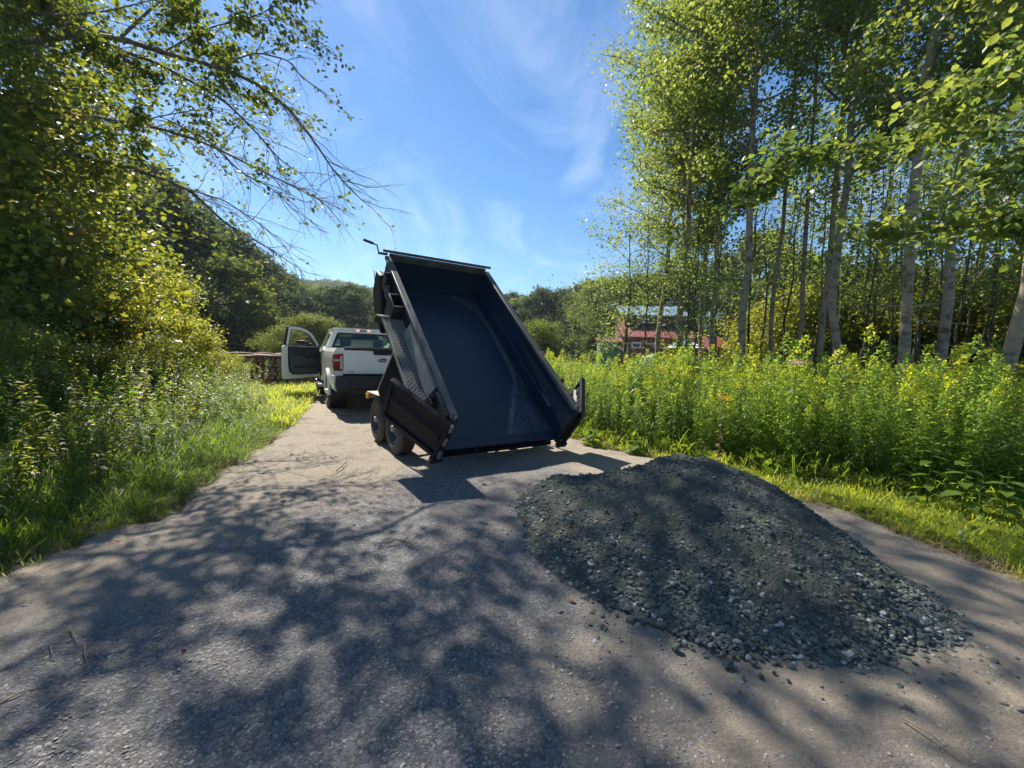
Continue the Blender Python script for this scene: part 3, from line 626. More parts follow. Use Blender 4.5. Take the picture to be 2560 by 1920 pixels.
for sx in (-1, 1):
    x0, x1 = sorted((sx * .84, sx * 1.12)); q = MB(); q.box(x0, x1, 1.35, 2.36, .715, .728); q.box(x0, x1, 2.352, 2.362, .62, .7149); q.build('fender_shelf', M['tan_sunlit'], trailer, .002)
    a, b = sorted((sx * 1.121, sx * 1.140)); MB().box(a, b, 2.20, 2.34, .625, .705).build('marker_light', M['amber'], trailer, .006)
# wheels
def tyre_profile(Rr, Wd, rim):
    pr = [(rim, .02), (rim + .02, -.005), (rim + .055, -.016), (Rr - .055, -.012), (Rr - .02, .006), (Rr - .004, .022)]
    g = 5; s0, s1 = .026, Wd - .026; st_ = (s1 - s0) / g
    for k in range(g):
        a = s0 + k * st_; pr += [(Rr, a + .004), (Rr, a + st_ - .008), (Rr - .010, a + st_ - .006), (Rr - .010, a + st_ - .001)]
    pr += [(Rr - .004, Wd - .022), (Rr - .02, Wd - .006), (Rr - .055, Wd + .012), (rim + .055, Wd + .016), (rim + .02, Wd + .005), (rim, Wd - .02)]
    return pr
def wheel(parent, x_out, y, z, sx, Rr, Wd, rim, rim_mat, hub_mat, dish=.07, lug=6):
    """x_out: outer face; sx -1 for the left side"""
    w = MB(); w.lathe([(r_, -sx * o) for r_, o in tyre_profile(Rr, Wd, rim)], (x_out, y, z), 56); wo = w.build('wheel', M['rubber'], parent, smooth=True)
    q = MB(); q.lathe([(rim + .004, .012 * -sx), (rim - .012, .0), (rim - .03, .03 * -sx), (rim - .045, dish * -sx), (rim * .62, (dish + .02) * -sx), (rim * .50, (dish - .03) * -sx), (.075, (dish - .035) * -sx), (.07, (dish - .02) * -sx), (.0, (dish - .02) * -sx)], (x_out, y, z), 40)
    q.build('rim', rim_mat, wo, smooth=True)
    q = MB(); q.lathe([(.048, (dish - .03) * -sx), (.046, (dish - .075) * -sx), (.036, (dish - .095) * -sx), (0, (dish - .10) * -sx)], (x_out, y, z), 16)
    for k in range(lug):
        a = 2 * math.pi * k / lug; q.lathe([(.011, (dish - .034) * -sx), (.011, (dish - .055) * -sx), (0, (dish - .058) * -sx)], (x_out, y + .062 * math.cos(a), z + .062 * math.sin(a)), 6)
    q.build('hub', hub_mat, wo, smooth=True)
    # tread blocks: cross cuts seen as small ribs
    tv, tf = [], []
    for k in range(64):
        a = 2 * math.pi * k / 64
        for o0 in (.03, Wd - .055):
            b = len(tv)
            for da in (0, .06):
                for oo in (o0, o0 + .026):
                    for rr in (Rr - .002, Rr + .004): tv.append((x_out - sx * oo, y + rr * math.cos(a + da), z + rr * math.sin(a + da)))
            tf += [(b, b + 2, b + 3, b + 1), (b + 4, b + 5, b + 7, b + 6), (b + 1, b + 3, b + 7, b + 5), (b, b + 1, b + 5, b + 4), (b + 2, b + 6, b + 7, b + 3)]
    me = bpy.data.meshes.new('tread'); me.from_pydata(tv, [], tf); me.materials.append(M['rubber']); link('tread', me, wo, kind='stuff')
    return wo
for sx in (-1, 1):
    for k in (0, 1): wheel(trailer, sx * 1.09, AX + k * .84, .345, sx, .35, .215, .20, M['rim_black'], M['steel'])

# ================================================================== PICKUP TRUCK
truck = empty('pickup_truck', (-2.838, 8.917, .03), R(29.2), label='white pickup truck with its driver door standing open ahead of the trailer', cat='pickup truck')
W_ = M['white_paint']
def arch(cy, r0, y0, y1, zb, zt, n_=12):
    """side panel outline with a wheel arch"""
    pts = [(y0, zb)]
    a0 = math.asin(max(-1, min(1, (zb - .42) / r0)))
    for k in range(n_ + 1):
        a = math.pi - a0 - (math.pi - 2 * a0) * k / n_; pts.append((cy + r0 * math.cos(a), .42 + r0 * math.sin(a)))
    return pts + [(y1, zb), (y1, zt), (y0, zt)]
for sx in (-1, 1):
    # bed side with shoulder
    q = MB(); x0, x1 = sorted((sx * .955, sx * .99))
    q.prism(arch(1.24, .47, .0, 2.36, .60, 1.20), 'x', x0, x1)
    xs = [.99, .975, .925, .80]; zs = [1.20, 1.32, 1.405, 1.41]
    for k in range(3):
        a, b = xs[k], xs[k + 1]; q.add([(sx * a, 0, zs[k]), (sx * a, 2.36, zs[k]), (sx * b, 2.36, zs[k + 1]), (sx * b, 0, zs[k + 1])], [(0, 1, 2, 3)])
    q.add([(sx * .80, 0, 1.41), (sx * .80, 2.36, 1.41), (sx * .80, 2.36, .95), (sx * .80, 0, .95)], [(0, 1, 2, 3)])
    q.add([(sx * .99, 0, 1.20), (sx * .975, 0, 1.32), (sx * .925, 0, 1.405), (sx * .80, 0, 1.41), (sx * .80, 0, .60), (sx * .99, 0, .60)], [(0, 1, 2, 3, 4, 5)])
    bs = q.build('bed_side', W_, truck, smooth=True)
    q = MB(); pts = []
    for k in range(15):
        a = math.pi * (1 - k / 14) * 1.08 - .12; pts.append((sx * 1.0, 1.24 + .485 * math.cos(a), .42 + .485 * math.sin(a)))
    q.tube(pts, .035, 8); q.build('wheel_arch', W_, bs, smooth=True)
    # inner wheel housing, dark
    q = MB(); q.lathe([(.46, 0), (.46, -sx * .34), (0, -sx * .34)], (sx * .955, 1.24, .42), 24); q.build('wheel_housing', M['black_trim'], truck)
    q = MB(); q.lathe([(.46, 0), (.46, -sx * .34), (0, -sx * .34)], (sx * .955, 4.74, .42), 24); q.build('wheel_housing', M['black_trim'], truck)
    # tail lamp
    q = MB(); x0, x1 = sorted((sx * .805, sx * .995)); tl = q.prism([(sx * .805, .93), (sx * .975, .93), (sx * .995, 1.02), (sx * 1.0, 1.27), (sx * .80, 1.29)], 'y', -.045, .06).build('tail_lamp', M['red_lens'], truck, .012)
    MB().box(*sorted((sx * .815, sx * .86)), -.052, -.0451, .97, 1.24).build('reverse_lens', M['clear_lens'], tl, .004)
    MB().box(*sorted((sx * .87, sx * .985)), -.052, -.0451, .94, 1.03).build('lower_lens', M['red_lens_dark'], tl, .004)
    MB().box(*sorted((sx * .87, sx * .985)), -.052, -.0451, 1.13, 1.17).build('lens_divider', M['clear_lens'], tl, .004)
    # cab lower side and front fender
    q = MB(); x0, x1 = sorted((sx * .94, sx * .99)); q.box(x0, x1, 2.375, 2.97, .58, 1.36); q.box(x0, x1, 2.971, 4.259, .50, .60); q.prism(arch(4.74, .47, 4.26, 5.62, .56, 1.28), 'x', x0, x1); q.build('body_side', W_, truck, .02)
    # running board
    q = MB(); x0, x1 = sorted((sx * 1.0, sx * 1.12)); q.box(x0, x1, 2.3, 4.15, .42, .47); q.build('running_board', M['chrome'] if False else M['grey_trim'], truck, .012)
    MB().box(*sorted((sx * .99, sx * 1.115)), 2.28, 2.3, .41, .48).build('board_end', M['steel'], truck, .006)
# hood, front, cowl, floor
q = MB(); q.prism([(4.50, 1.28), (4.30, 1.36), (4.55, 1.36), (5.60, 1.24), (5.72, 1.15), (5.72, .62), (5.5, .62)], 'x', -.938, .938); q.build('hood', W_, truck, .04)
q = MB(); q.box(-.90, .90, .10, 5.5, .48, .60); q.box(-.30, .30, .3, 5.2, .40, .479); q.build('underbody', M['black_trim'], truck)
q = MB(); q.box(-.80, .80, .05, 2.30, .86, .90); q.box(-.92, .92, 2.30, 2.36, .60, 1.39); q.build('bed_floor', M['black_trim'], truck)
# tailgate
q = MB(); q.box(-.795, .795, -.035, .045, .865, 1.40); tg = q.build('tailgate', W_, truck, .018, segs=3)
q = MB(); q.prism([(-.79, 1.401), (.79, 1.401), (.78, 1.432), (-.78, 1.432)], 'y', -.045, .05); q.build('tailgate_cap', M['black_trim'], tg, .006)
q = MB(); q.prism([(-.205, 1.398), (-.205, 1.31), (-.18, 1.275), (.18, 1.275), (.205, 1.31), (.205, 1.398)], 'y', -.046, -.037); q.build('handle_panel', M['black_trim'], tg, .004)
MB().box(-.785, .785, -.0368, -.0349, 1.362, 1.398).build('top_band', M['black_trim'], tg)
q = MB(); q.prism([(-.79, 1.10), (.79, 1.10), (.79, 1.115), (-.79, 1.115)], 'y', -.038, -.0349); q.build('crease', W_, tg, .001)
q = MB(); q.lathe([(.0, 0), (.074, 0), (.083, .004), (.086, .010)], (0, 0, 0), 40, 'y', xf=lambda x, y, z: (x * 1.30, -.047 + y, 1.165 + z * .52)); em = q.build('emblem', M['chrome'], tg, smooth=True)
q = MB(); q.lathe([(.0, -.003), (.078, -.003), (.079, .002)], (0, 0, 0), 40, 'y', xf=lambda x, y, z: (x * 1.27, -.0475 + y, 1.165 + z * .48)); q.build('emblem_field', simple('emblem_dark', (.008, .01, .02), .2, coat=.5), tg, smooth=True)
def text(name, body, size, mtl, parent, loc, rot=(R(90), 0, 0), shear=0, ext=.001, sx=1):
    c = bpy.data.curves.new(name, 'FONT'); c.body = body; c.size = size; c.extrude = ext; c.align_x = 'CENTER'; c.align_y = 'CENTER'; c.shear = shear; c.offset = .001
    c.materials.append(mtl); to = bpy.data.objects.new(name, c); o = link(name, bpy.data.meshes.new_from_object(to), parent); bpy.data.objects.remove(to); o.location = loc; o.rotation_euler = rot; o.scale = (sx, 1, 1); return o
text('lettering', 'Ford', .074, M['white_trim_early'], tg, (0, -.0525, 1.165), shear=.35, sx=1.2)
text('lettering', 'F-150', .040, M['black_trim'], tg, (-.66, -.037, .915), shear=.3, ext=.0008, sx=1.2)
text('decal_lettering', '4x4', .075, M['grey_trim'], truck, (-.9925, .16, 1.13), rot=(R(90), 0, R(-90)), shear=.2)
# bumper, step, plate
q = MB(); q.prism([(-.95, .56), (-.97, .66), (-.93, .83), (.93, .83), (.97, .66), (.95, .56)], 'y', -.20, .03); bp = q.build('rear_bumper', M['dark_trim'], truck, .025)
MB().box(-.80, .80, -.205, -.196, .80, .835).build('bumper_step', M['black_trim'], bp, .004)
for sx in (-1, 1): MB().prism([(sx * .93, .50), (sx * 1.0, .56), (sx * 1.0, .84), (sx * .955, .84), (sx * .955, .56)], 'y', -.10, .20).build('bumper_corner', W_, bp, .01)
MB().box(.06, .36, -.216, -.2055, .62, .78).build('number_plate', M['plate_green'], bp, .004)
MB().box(-.06, .06, -.42, -.18, .44, .50).build('hitch', M['black_worn'], truck, .005)
# cab: pillars, roof, rear wall with window, windscreen
def cabx(z): return .93 - (z - 1.36) * (.93 - .70) / (1.93 - 1.36)
def caby(z): return 2.37 + (z - 1.36) * .33
def rearP(x, z, off=0): return (x, caby(z) + off, z)
q = MB(lambda x, y, z: (x, caby(z) + y, z))
rout = [(-.93, 1.36), (.93, 1.36), (.72, 1.86), (.66, 1.93), (-.66, 1.93), (-.72, 1.86)]; rin = [(-.80, 1.41), (.80, 1.41), (.655, 1.79), (.62, 1.82), (-.62, 1.82), (-.655, 1.79)]
q.ring(rout, rin, 'y', 0, .04); q.build('cab_rear_wall', W_, truck, .012)
rin2 = [(-.73, 1.45), (.73, 1.45), (.605, 1.745), (.57, 1.77), (-.57, 1.77), (-.605, 1.745)]
q = MB(lambda x, y, z: (x, caby(z) + y, z)); q.ring([(x * 1.0, z) for x, z in rin], rin2, 'y', .006, .02); rw = q.build('rear_window', M['black_trim'], truck)
q = MB(lambda x, y, z: (x, caby(z) + y, z)); q.prism(rin2, 'y', .010, .014); q.build('pane', M['glass'], rw)
# roof, curved
rv, rf = [], []
for j in range(9):
    y = 2.52 + (4.0 - 2.52) * j / 8
    for k in range(13):
        x = -.72 + 1.44 * k / 12; z = 1.965 - .045 * (x / .72) ** 2 - .03 * ((y - 3.2) / .75) ** 2 - (.06 if abs(x) > .7 else 0); rv.append((x, y, z))
for j in range(8):
    for k in range(12): a = j * 13 + k; rf.append((a, a + 1, a + 14, a + 13))
q = MB(); q.add(rv, rf); q.add([(x, y, z - .05) for x, y, z in rv], rf); q.box(-.66, .66, 2.50, 2.56, 1.90, 1.945); q.build('roof', W_, truck, smooth=True)
for x in (-.48, .48): MB().lathe([(.0, .035), (.035, .03), (.05, .0), (.05, -.02)], (x, 2.75, 1.955), 14, 'z').build('roof_pod', M['black_trim'], truck, smooth=True)
bl = MB().box(-.19, .19, 2.485, 2.515, 1.872, 1.905).build('brake_lamp', M['red_lens'], truck, .006)
for x in (-.14, .14): MB().box(x - .045, x + .045, 2.478, 2.4849, 1.875, 1.902).build('lamp_segment', M['lit_lamp'], bl, .004)
# pillars and right-hand door, left opening stays empty
for sx in (-1, 1):
    q = MB(); q.add([(sx * .93, 2.37, 1.36), (sx * .93, 2.97, 1.36), (sx * .71, 2.92, 1.90), (sx * .71, 2.55, 1.90), (sx * .90, 2.37, 1.36), (sx * .90, 2.97, 1.36), (sx * .68, 2.92, 1.90), (sx * .68, 2.55, 1.90)],
                    [(0, 1, 2, 3), (4, 7, 6, 5), (1, 5, 6, 2), (0, 3, 7, 4), (3, 2, 6, 7)]); q.build('pillar', W_, truck)
    q = MB(); q.tube([(sx * .90, 4.42, 1.34), (sx * .71, 3.90, 1.90)], .035, 8); q.tube([(sx * .71, 3.90, 1.91), (sx * .71, 2.6, 1.92)], .03, 8); q.build('pillar', W_, truck, smooth=True)
q = MB(); q.box(.94, .985, 2.975, 4.255, .61, 1.36); q.build('right_door', W_, truck, .012)
q = MB(); q.add([(.93, 2.98, 1.36), (.93, 4.40, 1.36), (.71, 3.92, 1.89), (.71, 2.93, 1.89)], [(0, 1, 2, 3)]); q.build('side_glass', M['glass'], truck)
q = MB(); q.add([(-.88, 4.42, 1.36), (.88, 4.42, 1.36), (.70, 3.92, 1.90), (-.70, 3.92, 1.90)], [(0, 1, 2, 3)]); q.build('windscreen', M['glass'], truck)
# interior
q = MB(); q.box(-.88, .88, 4.05, 4.30, .75, 1.33); q.build('dashboard', M['dark_trim'], truck, .05)
q = MB(); q.box(-.9, .9, 2.42, 4.3, .60, .66); q.build('cab_floor', M['dark_trim'], truck)
for x in (-.42, .42):
    s_ = MB().box(x - .27, x + .27, 2.62, 2.78, .80, 1.42).build('seat', M['grey_trim'], truck, .05); MB().box(x - .27, x + .27, 2.75, 3.25, .78, .92).build('cushion', M['grey_trim'], s_, .05)
    MB().box(x - .14, x + .14, 2.64, 2.74, 1.46, 1.68).build('headrest', M['grey_trim'], s_, .05)
MB().box(-.13, .13, 2.66, 2.76, .8, 1.32).build('middle_seat', M['grey_trim'], truck, .04)
q = MB(); pts = [(-.42 + .18 * math.cos(a), 3.75 + .06 * math.sin(a), 1.27 + .17 * math.sin(a)) for a in np.linspace(0, 2 * math.pi, 25)]; q.tube(pts, .014, 6); q.build('steering_wheel', M['black_trim'], truck, smooth=True)
q = MB(); q.box(-.12, .12, 3.72, 3.74, 1.74, 1.80); q.box(-.01, .01, 3.72, 3.80, 1.80, 1.88); q.build('inside_mirror', M['black_trim'], truck, .012)
for sx in (-1, 1):
    wheel(truck, sx * 1.0, 1.24, .40, sx, .405, .27, .235, M['rim_silver'], M['chrome'], .05); wheel(truck, sx * 1.0, 4.74, .40, sx, .405, .27, .235, M['rim_silver'], M['chrome'], .05)
# driver door, open 48 degrees about its front edge
dax, day = -.975, 4.25; oa = R(48)
ddx, ddy = -math.sin(oa), -math.cos(oa)                    # from the hinge to the free edge
def DD(t_, u_, z):                                         # t_ outwards from the inner face, u_ along the door from the hinge
    return (dax + ddx * u_ - t_ * math.cos(oa), day + ddy * u_ + t_ * math.sin(oa), z)
body = [(0, .60), (.04, .55), (1.18, .52), (1.22, .60), (1.235, 1.05), (1.22, 1.40), (1.16, 1.44), (0.02, 1.42)]
driver = MB(DD).prism(body, 'x', .03, .085).build('driver_door', W_, truck, .012)
jamb = [(0.01, .62), (.08, .60), (.95, .60), (1.10, .68), (1.15, .90), (1.15, 1.43), (0.01, 1.42)]
MB(DD).prism(jamb, 'x', -.01, .0299).build('door_jamb', M['white_inner'], driver, .01)
seal = [(0.0, .645), (.10, .635), (.92, .635), (1.055, .72), (1.09, .90), (1.10, 1.42), (0, 1.41)]
MB(DD).prism(seal, 'x', -.016, -.0101).build('door_seal', M['black_trim'], driver)
trim = [(0.0, .69), (.12, .675), (.88, .675), (1.0, .75), (1.03, .90), (1.055, 1.435), (.80, 1.43), (.60, 1.40), (.46, 1.32), (.10, 1.33), (0, 1.39)]
tp = MB(DD).prism(trim, 'x', -.05, -.0161).build('trim_panel', M['grey_trim'], driver, .012)
MB(DD).prism([(0.02, 1.20), (1.03, 1.20), (1.045, 1.425), (.80, 1.42), (.60, 1.39), (.46, 1.31), (.10, 1.32), (.02, 1.37)], 'x', -.056, -.0501).build('upper_trim', M['dark_trim'], tp, .006)
MB(DD).prism([(.08, 1.10), (.55, 1.10), (.58, 1.17), (1.0, 1.17), (1.0, 1.22), (.08, 1.24)], 'x', -.12, -.0561).build('armrest', M['dark_trim'], tp, .015)
MB(DD).prism([(.18, .83), (.90, .83), (.94, .90), (.14, .92)], 'x', -.10, -.0501).build('door_pocket', M['dark_trim'], tp, .01)
fo = [(1.16, 1.445), (1.06, 1.93), (1.02, 1.965), (.66, 1.95), (.45, 1.90), (.25, 1.80), (0.0, 1.50), (0.0, 1.43)]
fi = [(1.075, 1.445), (.99, 1.86), (.96, 1.885), (.66, 1.875), (.48, 1.83), (.31, 1.735), (.12, 1.51), (.09, 1.43)]
wf = MB(DD).ring(fo, fi, 'x', -.005, .045).build('window_frame', M['white_inner'], driver, .006)
fo2 = [(a * 1.0 + .012 * (1 if a > .5 else -1), b + .014) for a, b in fo]
MB(DD).ring(fo2, fo, 'x', -.015, .055).build('frame_seal', M['black_trim'], wf)
fi2 = [(.6 + (a - .6) * .95, 1.65 + (b - 1.65) * .95) for a, b in fi]
MB(DD).ring(fi, fi2, 'x', -.01, .02).build('glass_run', M['black_trim'], wf)
MB(DD).box(-.008, -.002, 1.08, 1.11, 1.0, 1.05).build('latch', M['black_trim'], driver)
mi = MB(DD); mi.box(.20, .50, .10, .34, 1.50, 1.60); mi.box(.10, .22, .12, .20, 1.42, 1.52); mi.box(.09, .15, .10, .30, 1.40, 1.45); mr_ = mi.build('door_mirror', M['black_trim'], driver, .02)
mi = MB(DD); mi.box(.20, .50, .10, .34, 1.34, 1.495); mi.build('mirror_housing', M['grey_trim'], mr_, .02)

# ================================================================== GRAVEL HEAP
heap = empty('gravel_heap', (1.36, 3.07, .03), label='low dark heap of freshly dumped crushed stone in the right foreground', cat='gravel heap')
def heap_h(x, y):
    """x, y relative to the heap centre; a few overlapping cones with slumped sides"""
    best = np.zeros_like(x)
    best = best - 1; acc = np.zeros_like(x)
    for cx, cy_, rx, ry, h in ((-.42, .42, .90, .98, .45), (.14, .42, 1.02, 1.1, .56), (.48, .36, .86, 1.0, .52), (.74, .14, .56, .85, .38), (-.06, .0, 1.20, 1.14, .44), (.34, -.28, .92, 1.08, .38), (.56, -.60, .54, .60, .15), (.12, -.72, .90, .55, .15), (.36, -.84, .68, .50, .12)):
        d = np.sqrt(((x - cx) / rx) ** 2 + ((y - cy_) / ry) ** 2); c = .42
        hh = h * .84 * (1 - (np.sqrt(d * d + c * c) - c) / (math.sqrt(1 + c * c) - c)); best = np.maximum(best, hh); acc = acc + np.maximum(hh, 0) ** 5
    return np.where(best > 0, acc ** .2, best)
hx, hy = np.meshgrid(np.linspace(-1.7, 1.9, 230), np.linspace(-1.6, 1.7, 210)); wx = np.array([[mnoise.fractal((a * 1.3, b * 1.3, 3), 1, 2, 3) for a, b in zip(r1, r2)] for r1, r2 in zip(hx, hy)]) 
fine_n = np.array([[mnoise.fractal((a * 9, b * 9, 1), .8, 2.1, 4) for a, b in zip(r1, r2)] for r1, r2 in zip(hx, hy)])
hz_ = np.maximum(heap_h(hx + wx * .10, hy - wx * .10), -.2); slope_mask = sstep(0, .12, hz_)
hz_ = hz_ * (1 + wx * .10) + fine_n * .030 * slope_mask + np.where(hz_ > 0, .0, -.03)
from math import floor
def heap_z(x, y):
    fx = (x + 1.7) / 3.6 * 229; fy = (y + 1.6) / 3.3 * 209; ix = np.clip(fx.astype(int), 0, 228); iy = np.clip(fy.astype(int), 0, 208)
    return hz_[iy, ix]
V = np.stack([hx, hy, hz_], -1).reshape(-1, 3); a_, b_ = hx.shape; i = (np.arange(a_ - 1)[:, None] * b_ + np.arange(b_ - 1)[None]).ravel()
F = np.stack([i, i + 1, i + b_ + 1, i + b_], 1); keep = (hz_.reshape(-1)[F] > -.05).any(1); F = F[keep]
link('heap_body', np_mesh('heap_body', V, F, M['heap'], True), heap)
def stone_mesh(name, seed, m, flat=.7):
    import bmesh
    r = random.Random(seed); bm = bmesh.new(); bmesh.ops.create_icosphere(bm, subdivisions=1, radius=.5)
    for v in bm.verts: v.co *= r.uniform(.72, 1.12); v.co.z *= flat; v.co.x *= 1.2
    me = bpy.data.meshes.new(name); bm.to_mesh(me); bm.free(); me.materials.append(m); return me
SD = [stone_mesh('dark_stone_%d' % k, k, M['stone_dark'], .6 + .1 * (k % 3)) for k in range(6)]
SP = [stone_mesh('pale_stone_%d' % k, 20 + k, M['stone_pale'], .55) for k in range(4)]
SR = [stone_mesh('road_stone_%d' % k, 40 + k, M['stone_road'], .45) for k in range(5)]
# where the coarse stones roll to: the toe of the heap
def heap_points(N, r, toe):
    out = []
    while len(out) < N:
        x, y = r.uniform(-1.65, 1.8, 4000), r.uniform(-1.55, 1.4, 4000); z = heap_z(x, y)
        w = np.exp(-(np.maximum(z, 0) / .13) ** 2) * sstep(-.06, .0, z) + .02 * (z > -.12) if toe else np.ones_like(z) * .9
        if toe: w = w * (1.15 - .45 * (x > .3) * (y > -.6))
        patch = np.array([mnoise.noise((a * 2.2, b * 2.2, 0)) for a, b in zip(x, y)]); w = w * np.clip(.7 + patch * 1.2, .15, 1)
        if not toe: w = np.where(z > .02, w, 0)
        ok = r.random(4000) < w; out += list(zip(x[ok], y[ok], np.maximum(z[ok], 0)))
    return np.array(out[:N])
r_ = np.random.default_rng(5)
P = heap_points(7000, r_, True); S = r_.uniform(.014, .034, len(P)) * np.where(r_.random(len(P)) < .06, 1.5, 1); order = np.argsort(-(S / (np.hypot(P[:, 0] + 1.36, P[:, 1] + 3.07))))
big = order[:300]; rest = order[300:]
for j, k in enumerate(big):
    pale = r_.random() < .09
    o = link('pale_stone' if pale else 'stone', (SP if pale else SD)[j % 4], heap); s_ = S[k] * 1.1
    o.location = (P[k, 0], P[k, 1], P[k, 2] + s_ * .15); o.rotation_euler = tuple(r_.uniform(-.6, .6, 2)) + (r_.uniform(0, 6.28),); o.scale = (s_, s_, s_)
scatter('loose_stones', P[rest] + np.array([0, 0, .004]), np.stack([r_.uniform(-.6, .6, len(rest)), r_.uniform(-.6, .6, len(rest)), r_.uniform(0, 6.28, len(rest))], 1), S[rest], SD + SD + SP[:1], heap)
P2 = heap_points(17000, r_, False); scatter('fine_gravel', P2, np.stack([r_.uniform(-.6, .6, len(P2)), r_.uniform(-.6, .6, len(P2)), r_.uniform(0, 6.28, len(P2))], 1), r_.uniform(.008, .026, len(P2)) * np.where(r_.random(len(P2)) < .04, 1.5, 1), SD, heap)

# a little gravel left in the far corner of the tipped box
N = 260; a_ = .80 - .35 * r_.random(N) ** 1.5; b_ = .03 + .55 * r_.random(N) * np.clip((a_ - .35) / .4, .2, 1); LG = np.array([B(x_, y_, .006) for x_, y_ in zip(a_, b_)])
scatter('leftover_gravel', LG, np.stack([r_.uniform(-.6, .6, N), r_.uniform(-.6, .6, N), r_.uniform(0, 6.28, N)], 1), r_.uniform(.006, .018, N), SD, trailer)
# loose stones pressed into the road
N = 85000; yy = 1.0 + 7 * r_.random(N) ** 2.0; xx = road_left_x(yy) + .1 + (road_right_x(yy) - road_left_x(yy) - .3) * r_.random(N)
cx_ = np.interp(yy, [0, 1.5, 3, 5, 7], [-1.0, -.9, -.75, -.3, -1.6]); w = .16 + .8 * np.exp(-((xx - cx_) / 1.35) ** 2)
k = r_.random(N) < w; xx, yy = xx[k], yy[k]
# height of the road sheet under each stone
iy = np.clip(np.searchsorted(ys, yy) - 1, 0, len(ys) - 2); uu = (xx - edge(ROADL, yy)) / (edge(ROADR, yy) - edge(ROADL, yy)); iu = np.clip(((uu + .06) / 1.12 * 149).astype(int), 0, 148)
zz = Z_[iy, iu]
S = .005 + .013 * r_.random(len(xx)) ** 2 * np.where(r_.random(len(xx)) < .04, 2.0, 1)
scatter('road_stones', np.stack([xx, yy, zz], 1), np.stack([r_.uniform(-.3, .3, len(xx)), r_.uniform(-.3, .3, len(xx)), r_.uniform(0, 6.28, len(xx))], 1), S, SR, label='small loose stones lying on the gravel drive', cat='gravel')

# ================================================================== PLANTS: piece meshes
def blade_tuft(name, seed, m, nb=26, h=.30, spread=.07, w=.006, bend=.5):
    r = np.random.default_rng(seed); V, F = [], []
    for _ in range(nb):
        x, y = r.normal(0, spread, 2); a = r.uniform(0, 6.28); hh = h * r.uniform(.45, 1.15); bn = bend * r.uniform(.2, 1.3) * hh; dx, dy = math.cos(a), math.sin(a); sx_, sy_ = -dy * w * .5 * r.uniform(.7, 1.5), dx * w * .5
        b = len(V)
        for t, ww in ((0, 1), (.4, 1), (.75, .8)):
            cx_, cy2, cz_ = x + dx * bn * t * t, y + dy * bn * t * t, hh * (t - .12 * t * t); V += [(cx_ - sx_ * ww, cy2 - sy_ * ww, cz_), (cx_ + sx_ * ww, cy2 + sy_ * ww, cz_)]
        V += [(x + dx * bn, y + dy * bn, hh * (.86 if bend < .8 else .7)), (x + dx * bn * 1.02, y + dy * bn * 1.02, hh * (.86 if bend < .8 else .7))]
        F += [(b, b + 1, b + 3, b + 2), (b + 2, b + 3, b + 5, b + 4), (b + 4, b + 5, b + 7, b + 6)]
    return np_mesh(name, np.array(V), np.array(F), m)
def stalk_plant(name, seed, leaf_m, H=1.4, nl_=90, ll=.11, lw=.16, tip_m=None, low=.12, droop=.1, stem_r=.004):
    """upright stem with narrow leaves all the way up and, if asked, a feathery branching tip; one mesh"""
    r = np.random.default_rng(seed); z = np.linspace(0, H, 7); off = np.cumsum(r.normal(0, .012, (7, 2)), 0); lean = r.normal(0, .05, 2)
    sp = np.stack([off[:, 0] + lean[0] * z, off[:, 1] + lean[1] * z, z], 1); SV, SF = tubes_np([(sp, np.linspace(stem_r, stem_r * .4, 7))], 3)
    zz = H * (low + (1 - low) * np.linspace(0, 1, nl_) ** .85); P = np.stack([np.interp(zz, z, sp[:, k]) for k in range(3)], 1)
    az = np.arange(nl_) * 2.4 + r.normal(0, .3, nl_); el = r.normal(.25 - droop, .25, nl_) ; f = zz / H
    L = (ll * (1.15 - .75 * f ** 2) * r.uniform(.7, 1.15, nl_))[:, None]
    d = np.stack([np.cos(az) * np.cos(el), np.sin(az) * np.cos(el), np.sin(el)], 1); w = np.stack([-np.sin(az), np.cos(az), r.normal(0, .3, nl_)], 1); up = np.array([0, 0, 1.0])
    LV = np.stack([P, P + d * L * .45 + w * L * lw - up * L * .0, P + d * L - up * L * .30, P + d * L * .45 - w * L * lw], 1).reshape(-1, 3); LF = np.arange(nl_ * 4).reshape(-1, 4)
    V, F = [SV, LV], [SF, LF + len(SV)]; me = None
    mats = [leaf_m]; mi = np.zeros(len(SF) + len(LF), dtype=np.int32)
    if tip_m:
        nb = 70; a2 = r.uniform(0, 6.28, nb); h2 = r.uniform(0, 1, nb); rad = .075 * (1 - h2) + .01; Pt = np.stack([sp[-1, 0] + np.cos(a2) * rad, sp[-1, 1] + np.sin(a2) * rad, H - .12 + h2 * .20], 1)
        TV, TF = leaf_quads(Pt, .035, r, droop=-.5, width=.3); b = len(SV) + len(LV); V.append(TV); F.append(TF + b); mats.append(tip_m); mi = np.concatenate([mi, np.ones(len(TF), dtype=np.int32)])
    me = np_mesh(name, np.concatenate(V), np.concatenate(F), mats[0])
    if tip_m: me.materials.append(tip_m); me.polygons.foreach_set('material_index', mi)
    return me

